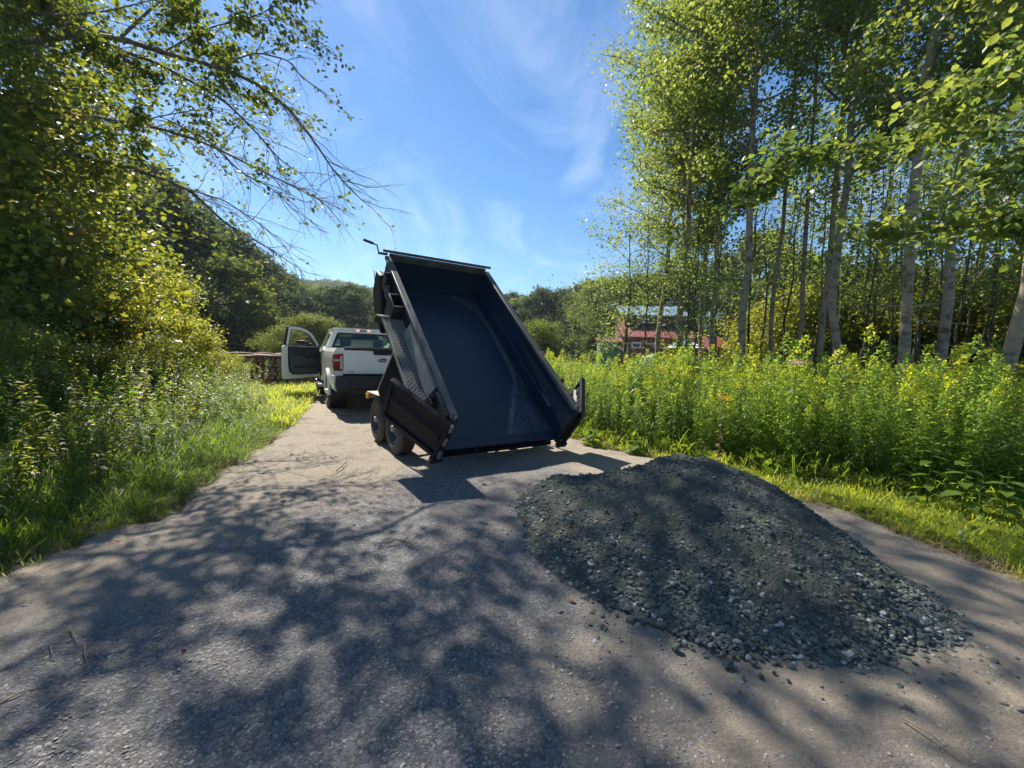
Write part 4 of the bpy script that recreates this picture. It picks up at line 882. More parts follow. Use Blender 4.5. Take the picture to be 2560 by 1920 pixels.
GOLD = [stalk_plant('goldenrod_%d' % k, 100 + k, M['leaf_gold'], H=1.18 + .08 * k, nl_=95, ll=.14, lw=.11, droop=.12, tip_m=M['gold_tip'] if k % 2 else M['leaf_gold']) for k in range(6)]
DRYS = [stalk_plant('dry_stalk_piece', 128, M['dry'], H=1.3, nl_=26, ll=.07, lw=.12, stem_r=.005)]
WEED = [stalk_plant('tall_weed_%d' % k, 130 + k, M['leaf_shrub'] if k in (0, 3) else M['broad_leaf'], H=1.15 + .1 * k, nl_=60, ll=.12, lw=.2) for k in range(4)]
DARKW = [stalk_plant('bank_weed_%d' % k, 150 + k, M['grass_shade'], H=.85 + .12 * k, nl_=60, ll=.13, lw=.12) for k in range(4)]
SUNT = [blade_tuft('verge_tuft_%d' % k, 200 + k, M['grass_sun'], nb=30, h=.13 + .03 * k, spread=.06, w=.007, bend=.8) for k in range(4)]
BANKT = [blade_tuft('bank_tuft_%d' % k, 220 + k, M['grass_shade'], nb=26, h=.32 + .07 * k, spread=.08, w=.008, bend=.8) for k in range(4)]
DRYT = [blade_tuft('dry_tuft_%d' % k, 240 + k, M['dry'], nb=12, h=.10, spread=.07, w=.004, bend=1.6) for k in range(3)]
def low_herb(name, seed, m, nlf=14, s=.07):
    r = np.random.default_rng(seed); P = np.stack([r.normal(0, .06, nlf), r.normal(0, .06, nlf), r.uniform(.02, .12, nlf)], 1); V, F = leaf_quads(P, s, r, droop=-.2, horiz=1.5, width=.42, hexa=True); return np_mesh(name, V, F, m)
HERB = [low_herb('herb_%d' % k, 260 + k, M['broad_leaf'], 14, .06 + .015 * k) for k in range(3)]

# ---- goldenrod meadow to the right: front line and depth
FL = np.array([(.2, 8.6), (1.16, 7.0), (1.55, 6.65), (2.55, 5.65), (3.33, 4.95), (4.07, 4.5), (5.2, 4.05), (8.5, 3.3)])
def front_y(x): return np.interp(x, FL[:, 0], FL[:, 1])
r_ = np.random.default_rng(21)
N = 7200; x = r_.uniform(-.2, 16, N); dep = r_.random(N) ** 1.3 * 9.5; y = front_y(x) + .12 + dep
ok = (np.abs(x) < 1.5 * y + .5); x, y, dep = x[ok], y[ok], dep[ok]
fall = np.clip(1 - (x - 4) / 14, .3, 1); ok = r_.random(len(x)) < fall * np.where(dep > 5, .6, 1) * .8; x, y, dep = x[ok], y[ok], dep[ok]
dens = np.array([mnoise.noise((a * .7, b * .7, 2)) for a, b in zip(x, y)])
S = (r_.uniform(.64, 1.12, len(x)) + dens * .40) * np.where(dep < .35, .72, 1) * np.interp(x, [0, 1.5, 3.5, 6], [.93, .90, .98, 1.02])
gp = np.stack([x, y, terrain(x, y) - .02], 1); rot = upright(len(x), r_, .11)
near = np.argsort(np.hypot(x, y)); first, rest = near[:240], near[240:]
for j, k in enumerate(first):
    o = link('goldenrod_plant', GOLD[int(r_.integers(0, 6))], label='leafy green goldenrod stalk in the front rows of the roadside meadow', cat='goldenrod', group='goldenrod stalks along the right verge')
    o.location = gp[k]; o.rotation_euler = rot[k]; o.scale = (S[k],) * 3
scatter('goldenrod_meadow', gp[rest], rot[rest], S[rest], GOLD[:4] + WEED[1:3] + WEED[3:4] + DRYS, label='dense meadow of goldenrod and tall weeds between drive and trees', cat='meadow plants', seed=3)
# undergrowth at the feet of the goldenrod
N = 1500; x = r_.uniform(.2, 9, N); y = front_y(x) + r_.normal(.28, .18, N); scatter('verge_undergrowth', np.stack([x, y, x * 0 + .0], 1), upright(N, r_, .3), r_.uniform(.7, 1.7, N), HERB + BANKT[:1], label='low broad leaved undergrowth at the foot of the goldenrod', cat='undergrowth', seed=4)

# ---- sunny verge strip on the right
N = 42000; x = r_.uniform(-1.5, 9, N); y = r_.uniform(-2.0, 9.5, N); rx = road_right_x(y); fy = front_y(x); side = x - rx
nz_ = np.array([mnoise.noise((a * 1.7, b * 1.7, 7)) for a, b in zip(x, y)])
ok = (side > .0 + nz_ * .22) & (y < fy + .5); ok &= r_.random(N) < np.clip(.55 + side * 2.2, 0, 1); x, y = x[ok], y[ok]
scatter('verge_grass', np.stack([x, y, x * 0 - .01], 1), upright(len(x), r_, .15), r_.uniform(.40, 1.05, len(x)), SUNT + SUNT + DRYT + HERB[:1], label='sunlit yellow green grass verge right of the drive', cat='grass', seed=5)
N = 420; x = r_.uniform(.3, 6, N); y = front_y(x) - r_.uniform(-.1, .12, N); scatter('tall_verge_grass', np.stack([x, y, x * 0], 1), upright(N, r_, .2), r_.uniform(.5, 1.0, N), [blade_tuft('tall_verge_tuft_%d' % k, 300 + k, M['grass_sun'], nb=14, h=.34, spread=.05, w=.007, bend=.8) for k in range(3)], label='taller grass blades along the foot of the meadow', cat='grass', seed=6)
# ---- verge left of the truck and along the left edge in the sun
N = 9000; y = r_.uniform(7.0, 26, N); x = road_left_x(y) - r_.random(N) ** 1.2 * 4.5 + .1
scatter('left_verge_grass', np.stack([x, y, terrain(x, y)], 1), upright(N, r_, .15), r_.uniform(.7, 1.8, N), SUNT, label='bright grass verge left of the drive beside the truck', cat='grass', seed=7)
# ---- dark bank on the left foreground
N = 11000; y = .6 + 7.4 * r_.random(N); lx = road_left_x(y); x = lx - r_.random(N) ** 1.25 * 4.0 + r_.normal(.06, .08, N)
S = r_.uniform(.5, 1.15, N) * np.interp(lx - x, [0, .3, 1.2, 3], [.40, .62, 1.0, 1.25])
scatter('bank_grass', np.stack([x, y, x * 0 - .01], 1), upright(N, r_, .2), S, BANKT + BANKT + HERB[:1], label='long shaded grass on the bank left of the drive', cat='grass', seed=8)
N = 1300; y = 1.0 + 8.5 * r_.random(N); x = road_left_x(y) - .55 - r_.random(N) * 4.2
scatter('bank_weeds', np.stack([x, y, x * 0], 1), upright(N, r_, .12), r_.uniform(.6, 1.1, N) * np.interp(road_left_x(y) - x, [.5, 1.2, 2.5], [.55, .85, 1.1]), DARKW + WEED[:1], label='tall leafy weeds crowding the shaded left bank', cat='weeds', seed=9)
N = 1500; y = 1.0 + 8 * r_.random(N); x = road_left_x(y) + r_.normal(-.05, .12, N); x = np.where(r_.random(N) < .4, road_right_x(y) + r_.normal(.02, .10, N), x)
scatter('road_edge_litter', np.stack([x, y, x * 0 + .012], 1), upright(N, r_, .3), r_.uniform(.4, 1, N), DRYT, label='dry straw and dead leaves along the left edge of the drive', cat='leaf litter', seed=10)
N = 1100; y = 9 + 20 * r_.random(N) ** 1.2; x = road_left_x(y) - 1.5 - r_.random(N) * 13
scatter('left_meadow_weeds', np.stack([x, y, terrain(x, y)], 1), upright(N, r_, .12), r_.uniform(.5, .85, N), WEED + GOLD[:2], label='sunlit weeds growing between the left shrubs and the log piles', cat='weeds', seed=11)
# far field around the house and beyond the truck
N = 5000; y = 16 + 50 * r_.random(N); x = r_.uniform(-1, 1, N) * y * 1.1 + 2; ok = (np.abs(x - np.interp(y, [16, 33], [-6, -17])) > 3); x, y = x[ok], y[ok]
scatter('far_field_grass', np.stack([x, y, terrain(x, y)], 1), upright(len(x), r_, .1), r_.uniform(2.0, 4.0, len(x)), SUNT, label='rough grass of the open field beyond the trailer', cat='grass', seed=12)

# ================================================================== TREES
ASP = [tree_meshes('aspen_%d' % k, M['bark_pale'], M['leaf_aspen'], M['twig'], seed=400 + k, H=16.5, r0=.094, cb=.30, cr=2.5, nlimb=36, nleaf=19000, lsize=.095, wob=.017, spread=.23, up=.55, kink=[0, .25, -.2, 0, .12][k]) for k in range(5)]
GROVE_NAMES = [(1842, 'the leftmost knotted trunk'), (1925, 'the slim crooked grey trunk'), (1992, 'the trunk beside the blue gap'), (2112, 'the straight middle trunk'), (2265, 'the bulging trunk'), (2352, 'the leaning grey trunk'), (2492, 'the thickest right-hand trunk')]
seen_ = {}
def sap_label(px, D):
    g = min(GROVE_NAMES, key=lambda q: abs(q[0] - px)); side = 'left' if px < g[0] else 'right'; k = (g[1], side); seen_[k] = seen_.get(k, 0) + 1
    return '%sthin dark stemmed sapling standing %s of %s' % (['', 'second ', 'third ', 'fourth ', 'fifth ', 'sixth ', 'seventh ', 'eighth ', 'ninth ', 'tenth '][seen_[k] - 1], side, g[1])
ORD = ['first', 'second', 'third', 'fourth', 'fifth', 'sixth', 'seventh', 'eighth', 'ninth', 'tenth', 'eleventh', 'twelfth', 'thirteenth', 'fourteenth', 'fifteenth', 'sixteenth', 'seventeenth', 'eighteenth', 'nineteenth', 'twentieth']
ASPH = [tree_meshes('high_aspen_%d' % k, M['bark_pale'], M['leaf_aspen'], M['twig'], seed=420 + k, H=16.5, r0=.085, cb=.50, cr=2.0, nlimb=24, nleaf=8500, lsize=.095, wob=.014, spread=.24, up=.6, kink=[0, .15, -.15][k]) for k in range(3)]
SAP = [tree_meshes('sapling_%d' % k, M['bark_dark'], M['leaf_aspen'], M['twig'], seed=430 + k, H=8.5, r0=.042, cb=.34, cr=1.25, nlimb=18, nleaf=1200, lsize=.09, wob=.035, spread=.22, up=.7) for k in range(4)]
FAR = [tree_meshes('far_tree_%d' % k, M['bark_dark'], M['leaf_far'] if k % 2 == 0 else M['leaf_far_light'], seed=460 + k, H=14, r0=.28, cb=.12, cr=4.2, nlimb=40, nleaf=11000, lsize=.40, wob=.01, spread=.42, up=.45) for k in range(4)]
AIRY = [tree_meshes('airy_%d' % k, M['bark_dark'], M['leaf_aspen'], M['twig'], seed=520 + k, H=8.5, r0=.07, cb=.22, cr=2.2, nlimb=22, nleaf=3000, lsize=.10, wob=.02, spread=.28, up=.8) for k in range(2)]
BUSH = [tree_meshes('bush_%d' % k, M['bark_dark'], M['leaf_shrub'], M['twig'], seed=480 + k, H=3.6, r0=.05, cb=.06, cr=1.7, nlimb=24, nleaf=9500, lsize=.095, wob=.03, spread=.24, up=.6, hexa=True) for k in range(3)]

def horiz(px): return 886 + (px - 1280) * .0318
def place(tms, base_h, px, D, top=None, H=None, rz=None, name='tree', dx=0, w=1.0, **k):
    h = H if H else CAM_H + (horiz(px) - top) / F_PX * D
    X = (px - 1280) / F_PX * D + dx; z = float(terrain(X, D)); s = max(.2, (h - z) / base_h)
    return put_tree(name, tms, (X, D, z - .05), rnd.uniform(0, 6.28) if rz is None else rz, s * w, s, **k)

# the pale trunks of the right-hand grove: photo column of the trunk, distance, height
grove = [(1842, 10.3, 17, 1, 0, 'straight pale trunk with dark knots, leftmost thick trunk of the right grove'),
 (1925, 12.0, 17, .8, 1, 'slim crooked grey trunk standing just right of the dark knotted trunk'),
 (1992, 11.6, 16, .85, 3, 'forked looking slender tree beside the blue gap in the grove'),
 (2112, 9.0, 18, .95, 2, 'straight smooth grey trunk in the middle of the right grove'),
 (2265, 7.4, 17, .98, 4, 'pale trunk bulging leftwards at eye height, fourth thick trunk of the grove'),
 (2352, 7.9, 18, .95, 0, 'leaning grey trunk between the bulging trunk and the rightmost trunk'),
 (2492, 6.1, 17, 1.02, 1, 'thickest pale birch trunk at the right edge of the picture'),
 (1755, 13.2, 15, .75, 2, 'young tree whose crown makes the left edge of the grove'),
 (1690, 15.0, 14.5, .7, 3, 'thin tree behind the left edge of the grove above the house roof'),
 (2050, 15.0, 17, .8, 4, 'tall shaded tree further back in the middle of the grove'),
 (2420, 13.0, 18, .85, 2, 'dark tall tree deep behind the rightmost trunks'),
 (1700, 11.4, 16.5, 1.0, 1, 'leafy tree at the left edge of the grove, its boughs against the blue sky'), (1640, 13.8, 14, .95, 4, 'lower leafy tree left of the grove above the house'), (1770, 12.4, 17, 1.0, 0, 'tall full crowned tree just left of the knotted trunk'), (2040, 11.2, 18, .9, 3, 'brown trunk between the blue gap and the straight middle trunk'), (2190, 14.5, 17, .8, 0, 'grey tree standing deep in the grove behind a dead branch tangle'),
 (2700, 8.5, 17, .9, 3, 'tall tree whose boughs reach in from the right edge')]
for j, (px, D, H, w, kk, lab) in enumerate(grove):
    place(ASPH[kk % 3] if (D >= 11 and px > 1860) else ASP[kk], 16.5, px, D, H=H, name='birch_tree', rz=j * 1.9, w=w / (H / 16.5) * 1.0, cat='tree', label=lab, group='tall pale trees of the right grove')
for j, (px, D, H) in enumerate([(1600, 12.5, 7), (1712, 12.2, 8), (1730, 11.3, 6.8), (1790, 12.8, 9), (1868, 13.2, 9.5), (1900, 14.2, 9), (1958, 12.6, 8.6), (2020, 13.5, 9), (2065, 12.0, 7.6),
                                (2085, 14, 8.8), (2140, 12.2, 8.2), (2165, 11.2, 7.4), (2215, 12.6, 8.4), (2240, 11, 7), (2300, 11.8, 8.2), (2325, 10.5, 7.4), (2385, 10.8, 8), (2405, 12, 8.8), (2445, 10.4, 8), (2530, 9.6, 8), (2555, 11, 9), (1942, 15, 11), (2008, 16, 11), (2128, 15, 11), (2180, 12.8, 10), (2285, 12.4, 10), (2338, 13.2, 11), (2430, 11.6, 10), (2515, 8.8, 8.4)]):
    place(SAP[j % 4], 8.5, px, D, H=H, name='sapling', rz=j * 2.2, cat='sapling', label=sap_label(px, D), group='thin saplings of the right grove')
BUSHD = [dict(b, crown=np_copy(b['crown'], M['leaf_over'])) for b in BUSH]
FBUSH = [dict(b, crown=np_copy(b['crown'], M['leaf_far_light'])) for b in BUSH]
# backdrop behind the grove
for j, (px, D, top) in enumerate([(1610, 62, 690), (1700, 60, 660), (1800, 52, 640), (1880, 46, 590), (1985, 22, 640), (2075, 24, 650), (2160, 20, 660), (2260, 23, 670), (2350, 19, 680), (2440, 22, 670), (2540, 18, 640), (2620, 20, 600), (2680, 16, 620)]):
    place(FAR[j % 4], 14, px, D, top=top, name='tree', rz=j * 1.3, w=.8, cat='tree', label='leafy tree of the thicket behind the grove, %s from the left' % ORD[j], group='trees of the thicket behind the grove')
for j, (px, D, H) in enumerate([(1900, 15.5, 3.5), (1990, 16, 4.2), (2090, 15, 3.6), (2180, 15, 4), (2290, 14, 3.6), (2380, 13.5, 4), (2470, 13, 3.8), (2560, 12, 4), (2640, 11, 4)]):
    place(BUSH[j % 3], 3.6, px, D, H=H, name='undergrowth_shrub', rz=j * .9, cat='shrub', label='undergrowth shrub behind the grove trunks, %s from the left' % ORD[sorted([1900, 1990, 2090, 2180, 2290, 2380, 2470, 2560, 2640]).index(px)], group='undergrowth shrubs of the right grove')
# low light-leaved trees left of the house
place(AIRY[0], 8.5, 1560, 12.6, top=560, name='young_tree', w=1.35, cat='tree', label='multi stemmed young tree leaning left in front of the red house')
place(AIRY[1], 8.5, 1700, 11.0, top=640, name='small_tree', w=1.5, cat='tree', label='small airy tree with brown stems beside the white canopy')
place(AIRY[0], 8.5, 1500, 22, top=690, name='small_tree', cat='tree', label='round light green tree left of the red house')
place(AIRY[1], 8.5, 1440, 24, top=740, name='small_tree', cat='tree', label='small dense tree beside the dark gap behind the meadow')

# centre and far tree line beyond the drive
far_list = [(1265, 78, 735), (1300, 70, 745), (1345, 64, 722), (1395, 72, 735), (1440, 58, 712), (1490, 52, 700), (1545, 60, 706), (1600, 55, 690), (1660, 60, 680),
            (1225, 85, 750), (1150, 95, 745), (1080, 90, 742), (1010, 92, 742), (945, 84, 736), (905, 70, 722), (858, 58, 716), (800, 70, 718), (752, 64, 710), (715, 60, 704)]
far_lab = {858: 'big round dark tree in the field directly behind the pickup cab', 715: 'tall tree at the foot of the far ridge left of the round tree', 1490: 'pale green tree at the left shoulder of the grove'}
for j, (px, D, top) in enumerate(far_list):
    k = dict(label=far_lab[px]) if px in far_lab else dict(label='tree in the distant tree line across the field, %s from the left' % ORD[sorted(q[0] for q in far_list if q[0] not in far_lab).index(px)], group='trees of the distant tree line')
    place(FAR[(j * 3 + (px == 858)) % 4 if px != 858 else 0], 14, px, D, top=top, name='tree', rz=j * 1.7, w=1.1 if px != 858 else 1.5, cat='tree', **k)
# wooded slope on the left, stepping down towards the truck
for j, (px, D, top, w) in enumerate([(270, 24, 400, 1.0), (345, 27, 425, 1.0), (410, 30, 480, 1.05), (455, 34, 520, 1), (505, 36, 555, 1), (540, 40, 570, 1), (585, 40, 590, 1.05), (625, 44, 630, 1), (655, 48, 650, 1), (690, 54, 680, 1),
                                     (520, 27, 690, 1.2), (575, 29, 650, 1.1), (610, 31, 700, 1.2), (655, 34, 740, 1.2), (560, 26, 770, 1.3), (700, 42, 730, 1.1), (640, 30, 800, 1.3), (200, 20, 420, 1.1), (120, 18, 400, 1.1), (470, 24, 700, 1.2), (40, 17, 380, 1.1)]):
    lab = ('skyline tree on the wooded left slope, %s counting down from the left' % ORD[j] if j < 10 else 'lower tree of the wooded left slope, %s from the front' % ORD[j - 10]); gr = 'trees of the wooded left slope'
    if px == 575: lab, gr = 'light green rounded tree in front of the slope above the log pile', None
    if px == 345: lab, gr = 'tall dark tree where the slope meets the bright sky', None
    place(FAR[1 if px in (575, 610, 640) else (0 if j % 3 else 2)], 14, px, D, top=top, name='tree', rz=j * 1.1, w=w, cat='tree', label=lab, group=gr)
# dense small shrubs by the log piles
for j, (px, D, H) in enumerate([(735, 26, 3.0), (775, 27, 3.4), (820, 28, 3.2), (700, 24, 2.4), (1340, 26, 3.4), (1290, 28, 3.0)]):
    place(FBUSH[j % 3], 3.6, px, D, H=H, name='bush', rz=j * 2, w=1.3, cat='bush', label=['dense bush seen through the open truck door', 'dense bush right behind the truck cab roof', 'bush behind the cab beside the round dark tree', 'bush left of the open door beyond the firewood', 'bush at the far edge of the meadow right of the box', 'bush beyond the meadow, close to the tipped box'][j], group='bushes across the field')
# far woods on the ridges: one mass
def canopy(name, seed, m):
    r = np.random.default_rng(seed); P = r.normal(size=(900, 3)); P /= np.linalg.norm(P, axis=1)[:, None]; P[:, 2] = np.abs(P[:, 2]); P *= np.array([3.4, 3.4, 6.0]) * r.uniform(.6, 1.08, (900, 1)); V, F = leaf_quads(P, .8, r, width=.45); return np_mesh(name, V, F, m)
CAN = [canopy('canopy_%d' % k, 500 + k, M['leaf_far'] if k else M['leaf_far_light']) for k in range(4)]
r_ = np.random.default_rng(31); N = 6500; y = r_.uniform(105, 345, N); x = r_.uniform(-1.15, 1.0, N) * y
scatter('ridge_woods', np.stack([x, y, terrain(x, y) + 3], 1), upright(N, r_, .05), r_.uniform(.8, 1.5, N), CAN, label='distant wooded ridge behind the field', cat='woods', seed=13)

MAP = [tree_meshes('maple_small_%d' % k, M['bark_dark'], M['leaf_over'], M['twig'], seed=560 + k, H=8, r0=.10, cb=.16, cr=2.3, nlimb=30, nleaf=17000, lsize=.10, wob=.02, spread=.26, up=.45, hexa=True) for k in range(2)]
for j, (px, D, H, lab) in enumerate([(-20, 8.4, 7.6, 'dark leafy maple behind the overhanging boughs at the left edge'), (40, 9.4, 5.8, 'dense small maple whose dark trunk stands on the left bank')]):
    place(MAP[j % 2], 8, px, D, H=H, name='maple_tree', rz=j * 2.6, cat='tree', label=lab)
for j, (x, y, H, lab) in enumerate([(-11.3, 10.4, 10.5, 'tall slender tree at the upper left behind the overhanging boughs'), (-10.6, 7.9, 9.5, 'tall dark tree left of the picture edge shading the bank')]):
    tm, bh = (ASP[2], 16.5) if j == 0 else (MAP[0], 8)
    put_tree('maple_tree' if j else 'aspen_tree', tm, (x, y, 0), j * 1.4 + .5, H / bh * (1.25 if j == 0 else 1.05), H / bh, label=lab, cat='tree')
# ---- left bank shrubs and small trees, backlit
for j, (px, D, top, lab) in enumerate([(60, 7.2, 520, 'dark bushy tree filling the left edge above the shaded bank'), (170, 8.2, 640, 'backlit small maple with dark trunk on the left bank'), (300, 9.0, 640, 'yellow green backlit shrub left of the autumn tinted boughs'),
                                       (385, 11.5, 640, 'tall shrub with yellowing outer leaves facing the drive'), (440, 9.2, 745, 'rounded bright green shrub at the right end of the left thicket'), (535, 11.2, 850, 'low bush beside the red marker at the end of the thicket'),
                                       (380, 7.6, 800, 'low dark shrub in the middle of the left bank'), (250, 6.6, 820, 'low weedy shrub under the small maple'), (455, 13.5, 760, 'leafy bush behind the rounded bright shrub'),
                                       (60, 11, 520, 'tall backlit shrub behind the small maple'), (215, 12, 600, 'tall yellow lit shrub deep in the left thicket'), (585, 13.2, 868, 'small leafy bush hiding the left end of the firewood rows'), (20, 5.2, 760, 'dark shrub at the very left edge of the bank'), (330, 14, 560, 'tall shrub at the back of the left thicket')]):
    place((BUSHD if px in (60, 190, 20, 120, 380, 250) else BUSH)[j % 3], 4.5, px, D, top=top, name='shrub', rz=j * 2.1, w=.9 if j < 4 else 1.05, cat='shrub', label=lab)

# ---- overhanging tree on the left: trunk out of frame, limbs reaching over the drive
over = empty('overhanging_tree', (-9.6, 7.0, 0), 0, label='large tree at the left whose drooping boughs reach out against the sky', cat='tree')
r_ = np.random.default_rng(77); O = np.array([-9.6, 7.0, 0.0])
def limb(pix, D0, D1, root=None):
    n = len(pix); pts = [np.array(ray(px, py, D0 + (D1 - D0) * k / (n - 1))) for k, (px, py) in enumerate(pix)]
    if root is not None: pts = [np.array(root)] + pts
    pts = np.array(pts); t = np.linspace(0, 1, len(pts)); tt = np.linspace(0, 1, len(pts) * 4)
    out = np.stack([np.interp(tt, t, pts[:, k]) for k in range(3)], 1)
    out[1:-1] = (out[:-2] + 2 * out[1:-1] + out[2:]) / 4; return out
trunk_path = np.stack([np.interp(np.linspace(0, 11, 12), [0, 4, 11], v) for v in ([-9.6, -9.4, -8.9], [7.0, 6.9, 6.6], [0, 4, 11])], 1)
trk = np_mesh('overhang_trunk', *tubes_np([(trunk_path - O, np.linspace(.30, .10, 12))], 12), M['bark_dark'], True); link('trunk', trk, over)
limbs = []
#        (pixels, start distance, end distance, root on trunk, start radius, leaf density)
spec = [([(0, 113), (100, 100), (226, 86), (316, 100), (407, 131), (542, 167), (633, 203), (723, 271), (790, 360), (836, 430), (904, 500)], 6.9, 6.4, (-9.2, 6.8, 6.2), .062, 1.0),
        ([(226, 92), (300, 125), (400, 160), (560, 250), (640, 330), (700, 400), (760, 440)], 7.0, 6.9, None, .03, 1.0),
        ([(60, 370), (180, 384), (316, 416), (400, 445), (475, 475), (565, 560), (620, 590), (678, 624), (750, 673)], 7.3, 7.0, (-9.3, 7.0, 3.6), .05, .45),
        ([(0, 253), (150, 262), (270, 300), (400, 320), (520, 360), (640, 420), (740, 470), (800, 500)], 7.2, 6.8, (-9.2, 6.9, 4.8), .04, .8),
        ([(160, 375), (270, 325), (400, 290), (520, 270)], 7.2, 6.9, None, .022, 1.1),
        ([(475, 475), (560, 500), (650, 560), (700, 600)], 7.1, 6.8, None, .014, .25),
        ([(420, 300), (520, 350), (600, 430), (680, 470), (730, 520)], 7.0, 6.7, None, .014, .45),
        ([(300, 95), (380, 20), (470, -60), (560, -140)], 6.8, 6.6, None, .03, 1.3),
        ([(407, 131), (520, 70), (640, 40), (700, 10)], 6.8, 6.5, None, .02, 1.4),
        ([(100, 100), (150, 20), (230, -80)], 6.9, 6.6, None, .03, 1.3),
        ([(542, 167), (640, 130), (720, 150), (760, 200)], 6.6, 6.4, None, .016, 1.3),
        ([(0, 20), (120, 40), (260, 30), (420, -10)], 6.2, 6.0, (-9.1, 6.8, 6.8), .035, 1.2),
        ([(200, 560), (120, 700), (105, 900)], 7.5, 7.6, None, .02, .4)]
tips_, wts = [], []
seg = []
for pix, D0, D1, root, r0, dens in spec:
    pts = limb(pix, D0, D1, root); L = np.linalg.norm(np.diff(pts, axis=0), axis=1).sum(); seg.append((pts - O, np.linspace(r0, .006, len(pts))))
    ntw = int(L * 9); d_all = np.gradient(pts, axis=0); d_all /= np.linalg.norm(d_all, axis=1)[:, None]
    for _ in range(ntw):
        u_ = r_.uniform(.12, 1); k = min(int(u_ * len(pts)), len(pts) - 1); dd = d_all[k] + r_.normal(0, .55, 3) * np.array([.7, 1, .9]); dd[2] -= .10
        l2 = r_.uniform(.45, 1.15); lush = r_.exponential(1.0) ** 1.7; tw_ = wander(pts[k], dd, l2, 6, .16, r_, -.03); rr = .0065; seg.append((tw_ - O, np.linspace(rr, .002, 7)))
        pe = CAM_M.inverted() @ Vector(tw_[-1]); ppx = 1280 + F_PX * pe.x / -pe.z; ppy = 960 - F_PX * pe.y / -pe.z
        # the outer, lower twigs are nearly bare, as the dead sprays of the photograph
        bare = 1.0 - .93 * sstep(0, 1, np.clip((ppx - 420) / 300 + (ppy - 330) / 300 - .15, 0, 1)); wt = dens * bare * lush
        for q_ in range(2, 7): tips_.append(tw_[q_]); wts.append(wt)
        for _j in range(3):
            k2 = r_.integers(2, 6); s2 = wander(tw_[k2], (tw_[-1] - tw_[0]) + r_.normal(0, .35, 3), r_.uniform(.18, .45), 4, .2, r_, -.02); seg.append((s2 - O, np.linspace(.0028, .0014, 5)))
            for q_ in (2, 3, 4): tips_.append(s2[q_]); wts.append(wt)
tips_ = np.array(tips_); wts = np.array(wts); wts /= wts.sum()
link('branches', np_mesh('overhang_branches', *tubes_np(seg, 4), M['twig'], True), over)
idx = r_.choice(len(tips_), 11500, p=wts); LP = tips_[idx] + r_.normal(0, .06, (len(idx), 3)) - O
LV, LF = leaf_quads(LP, .072, r_, hexa=True, width=.36); link('crown', np_mesh('overhang_crown', LV, LF, M['leaf_over']), over, kind='stuff')
# upper crown of the same tree above the picture, and the dense inner foliage at its left
idx_c = r_.normal(size=(900, 3)) * np.array([1.2, 1.0, .7]) + np.array([-8.8, 6.3, 8.9]); LV, LF = leaf_quads(idx_c - O, .10, r_, hexa=True); link('crown', np_mesh('overhang_upper', LV, LF, M['leaf_over']), over, kind='stuff')
idx_c = r_.normal(size=(4200, 3)) * np.array([.8, .8, 1.5]) + np.array([-8.3, 7.0, 3.9]); LV, LF = leaf_quads(idx_c - O, .13, r_, hexa=True); link('crown', np_mesh('overhang_inner', LV, LF, M['leaf_over']), over, kind='stuff')
# tall roadside maple whose spreading crown, above the picture, throws the dappled shade over the foreground
tallm = empty('roadside_maple', (-12.0, 8.4, 0), 0, label='tall tree left of the picture, its spreading crown shading the foreground', cat='tree')
T0 = np.array([-12.0, 8.4, 0.0]); tp = np.stack([np.interp(np.linspace(0, 14, 12), [0, 8, 14], v) for v in ([-12, -11.6, -10.0], [8.4, 8.5, 9.0], [0, 8, 14])], 1)
link('trunk', np_mesh('maple_trunk', *tubes_np([(tp - T0, np.linspace(.26, .08, 12))], 10), M['bark_dark'], True), tallm)
cl = []
r_ = np.random.default_rng(SHADE_SEED)
while len(cl) < SHADE_N:
    gx_, gy_ = r_.uniform(-.5, 3.9), r_.uniform(-.6, 4.4)            # where the clump's shadow should fall
    lim = 4.1 - .22 * max(0, gx_ - 1.5) + .25 * math.sin(gx_ * 2)
    if gy_ > lim: continue
    z = max(6.2, 5.75 + 2.35 * gy_) + r_.uniform(0, 1.0); h_ = sdir.x / sdir.z, sdir.y / sdir.z; c = np.array([gx_ + h_[0] * z, gy_ + h_[1] * z, z])
    if c[2] < CAM_H + .88 * c[1] + .75: continue
    if any(np.linalg.norm((c - o)[:2] - (c - o)[2] * np.array([h_[0], h_[1]])) < .66 for o in cl): continue
    cl.append(c)
seg = []; LPs = []
for c in cl:
    b0 = tp[min(11, int((c[2] + 2.5) / 14 * 12))]; m_ = (b0 + c) / 2 + r_.normal(0, .25, 3) + np.array([0, 0, 1.1]); t = np.linspace(0, 1, 9)[:, None]
    pth = (1 - t) ** 2 * b0 + 2 * t * (1 - t) * m_ + t * t * c; seg.append((pth - T0, np.linspace(.035, .006, 9)))
    k = int(r_.uniform(.6, 1.4) * 230); LPs.append(c + r_.normal(0, 1, (k, 3)) * np.array([.32, .32, .20]) * r_.uniform(.7, 1.3))
link('branches', np_mesh('maple_branches', *tubes_np(seg, 4), M['twig'], True), tallm)
LV, LF = leaf_quads(np.concatenate(LPs) - T0, .12, r_, hexa=True, width=.42, droop=.15, horiz=.9); link('crown', np_mesh('maple_crown', LV, LF, M['leaf_over']), tallm, kind='stuff')

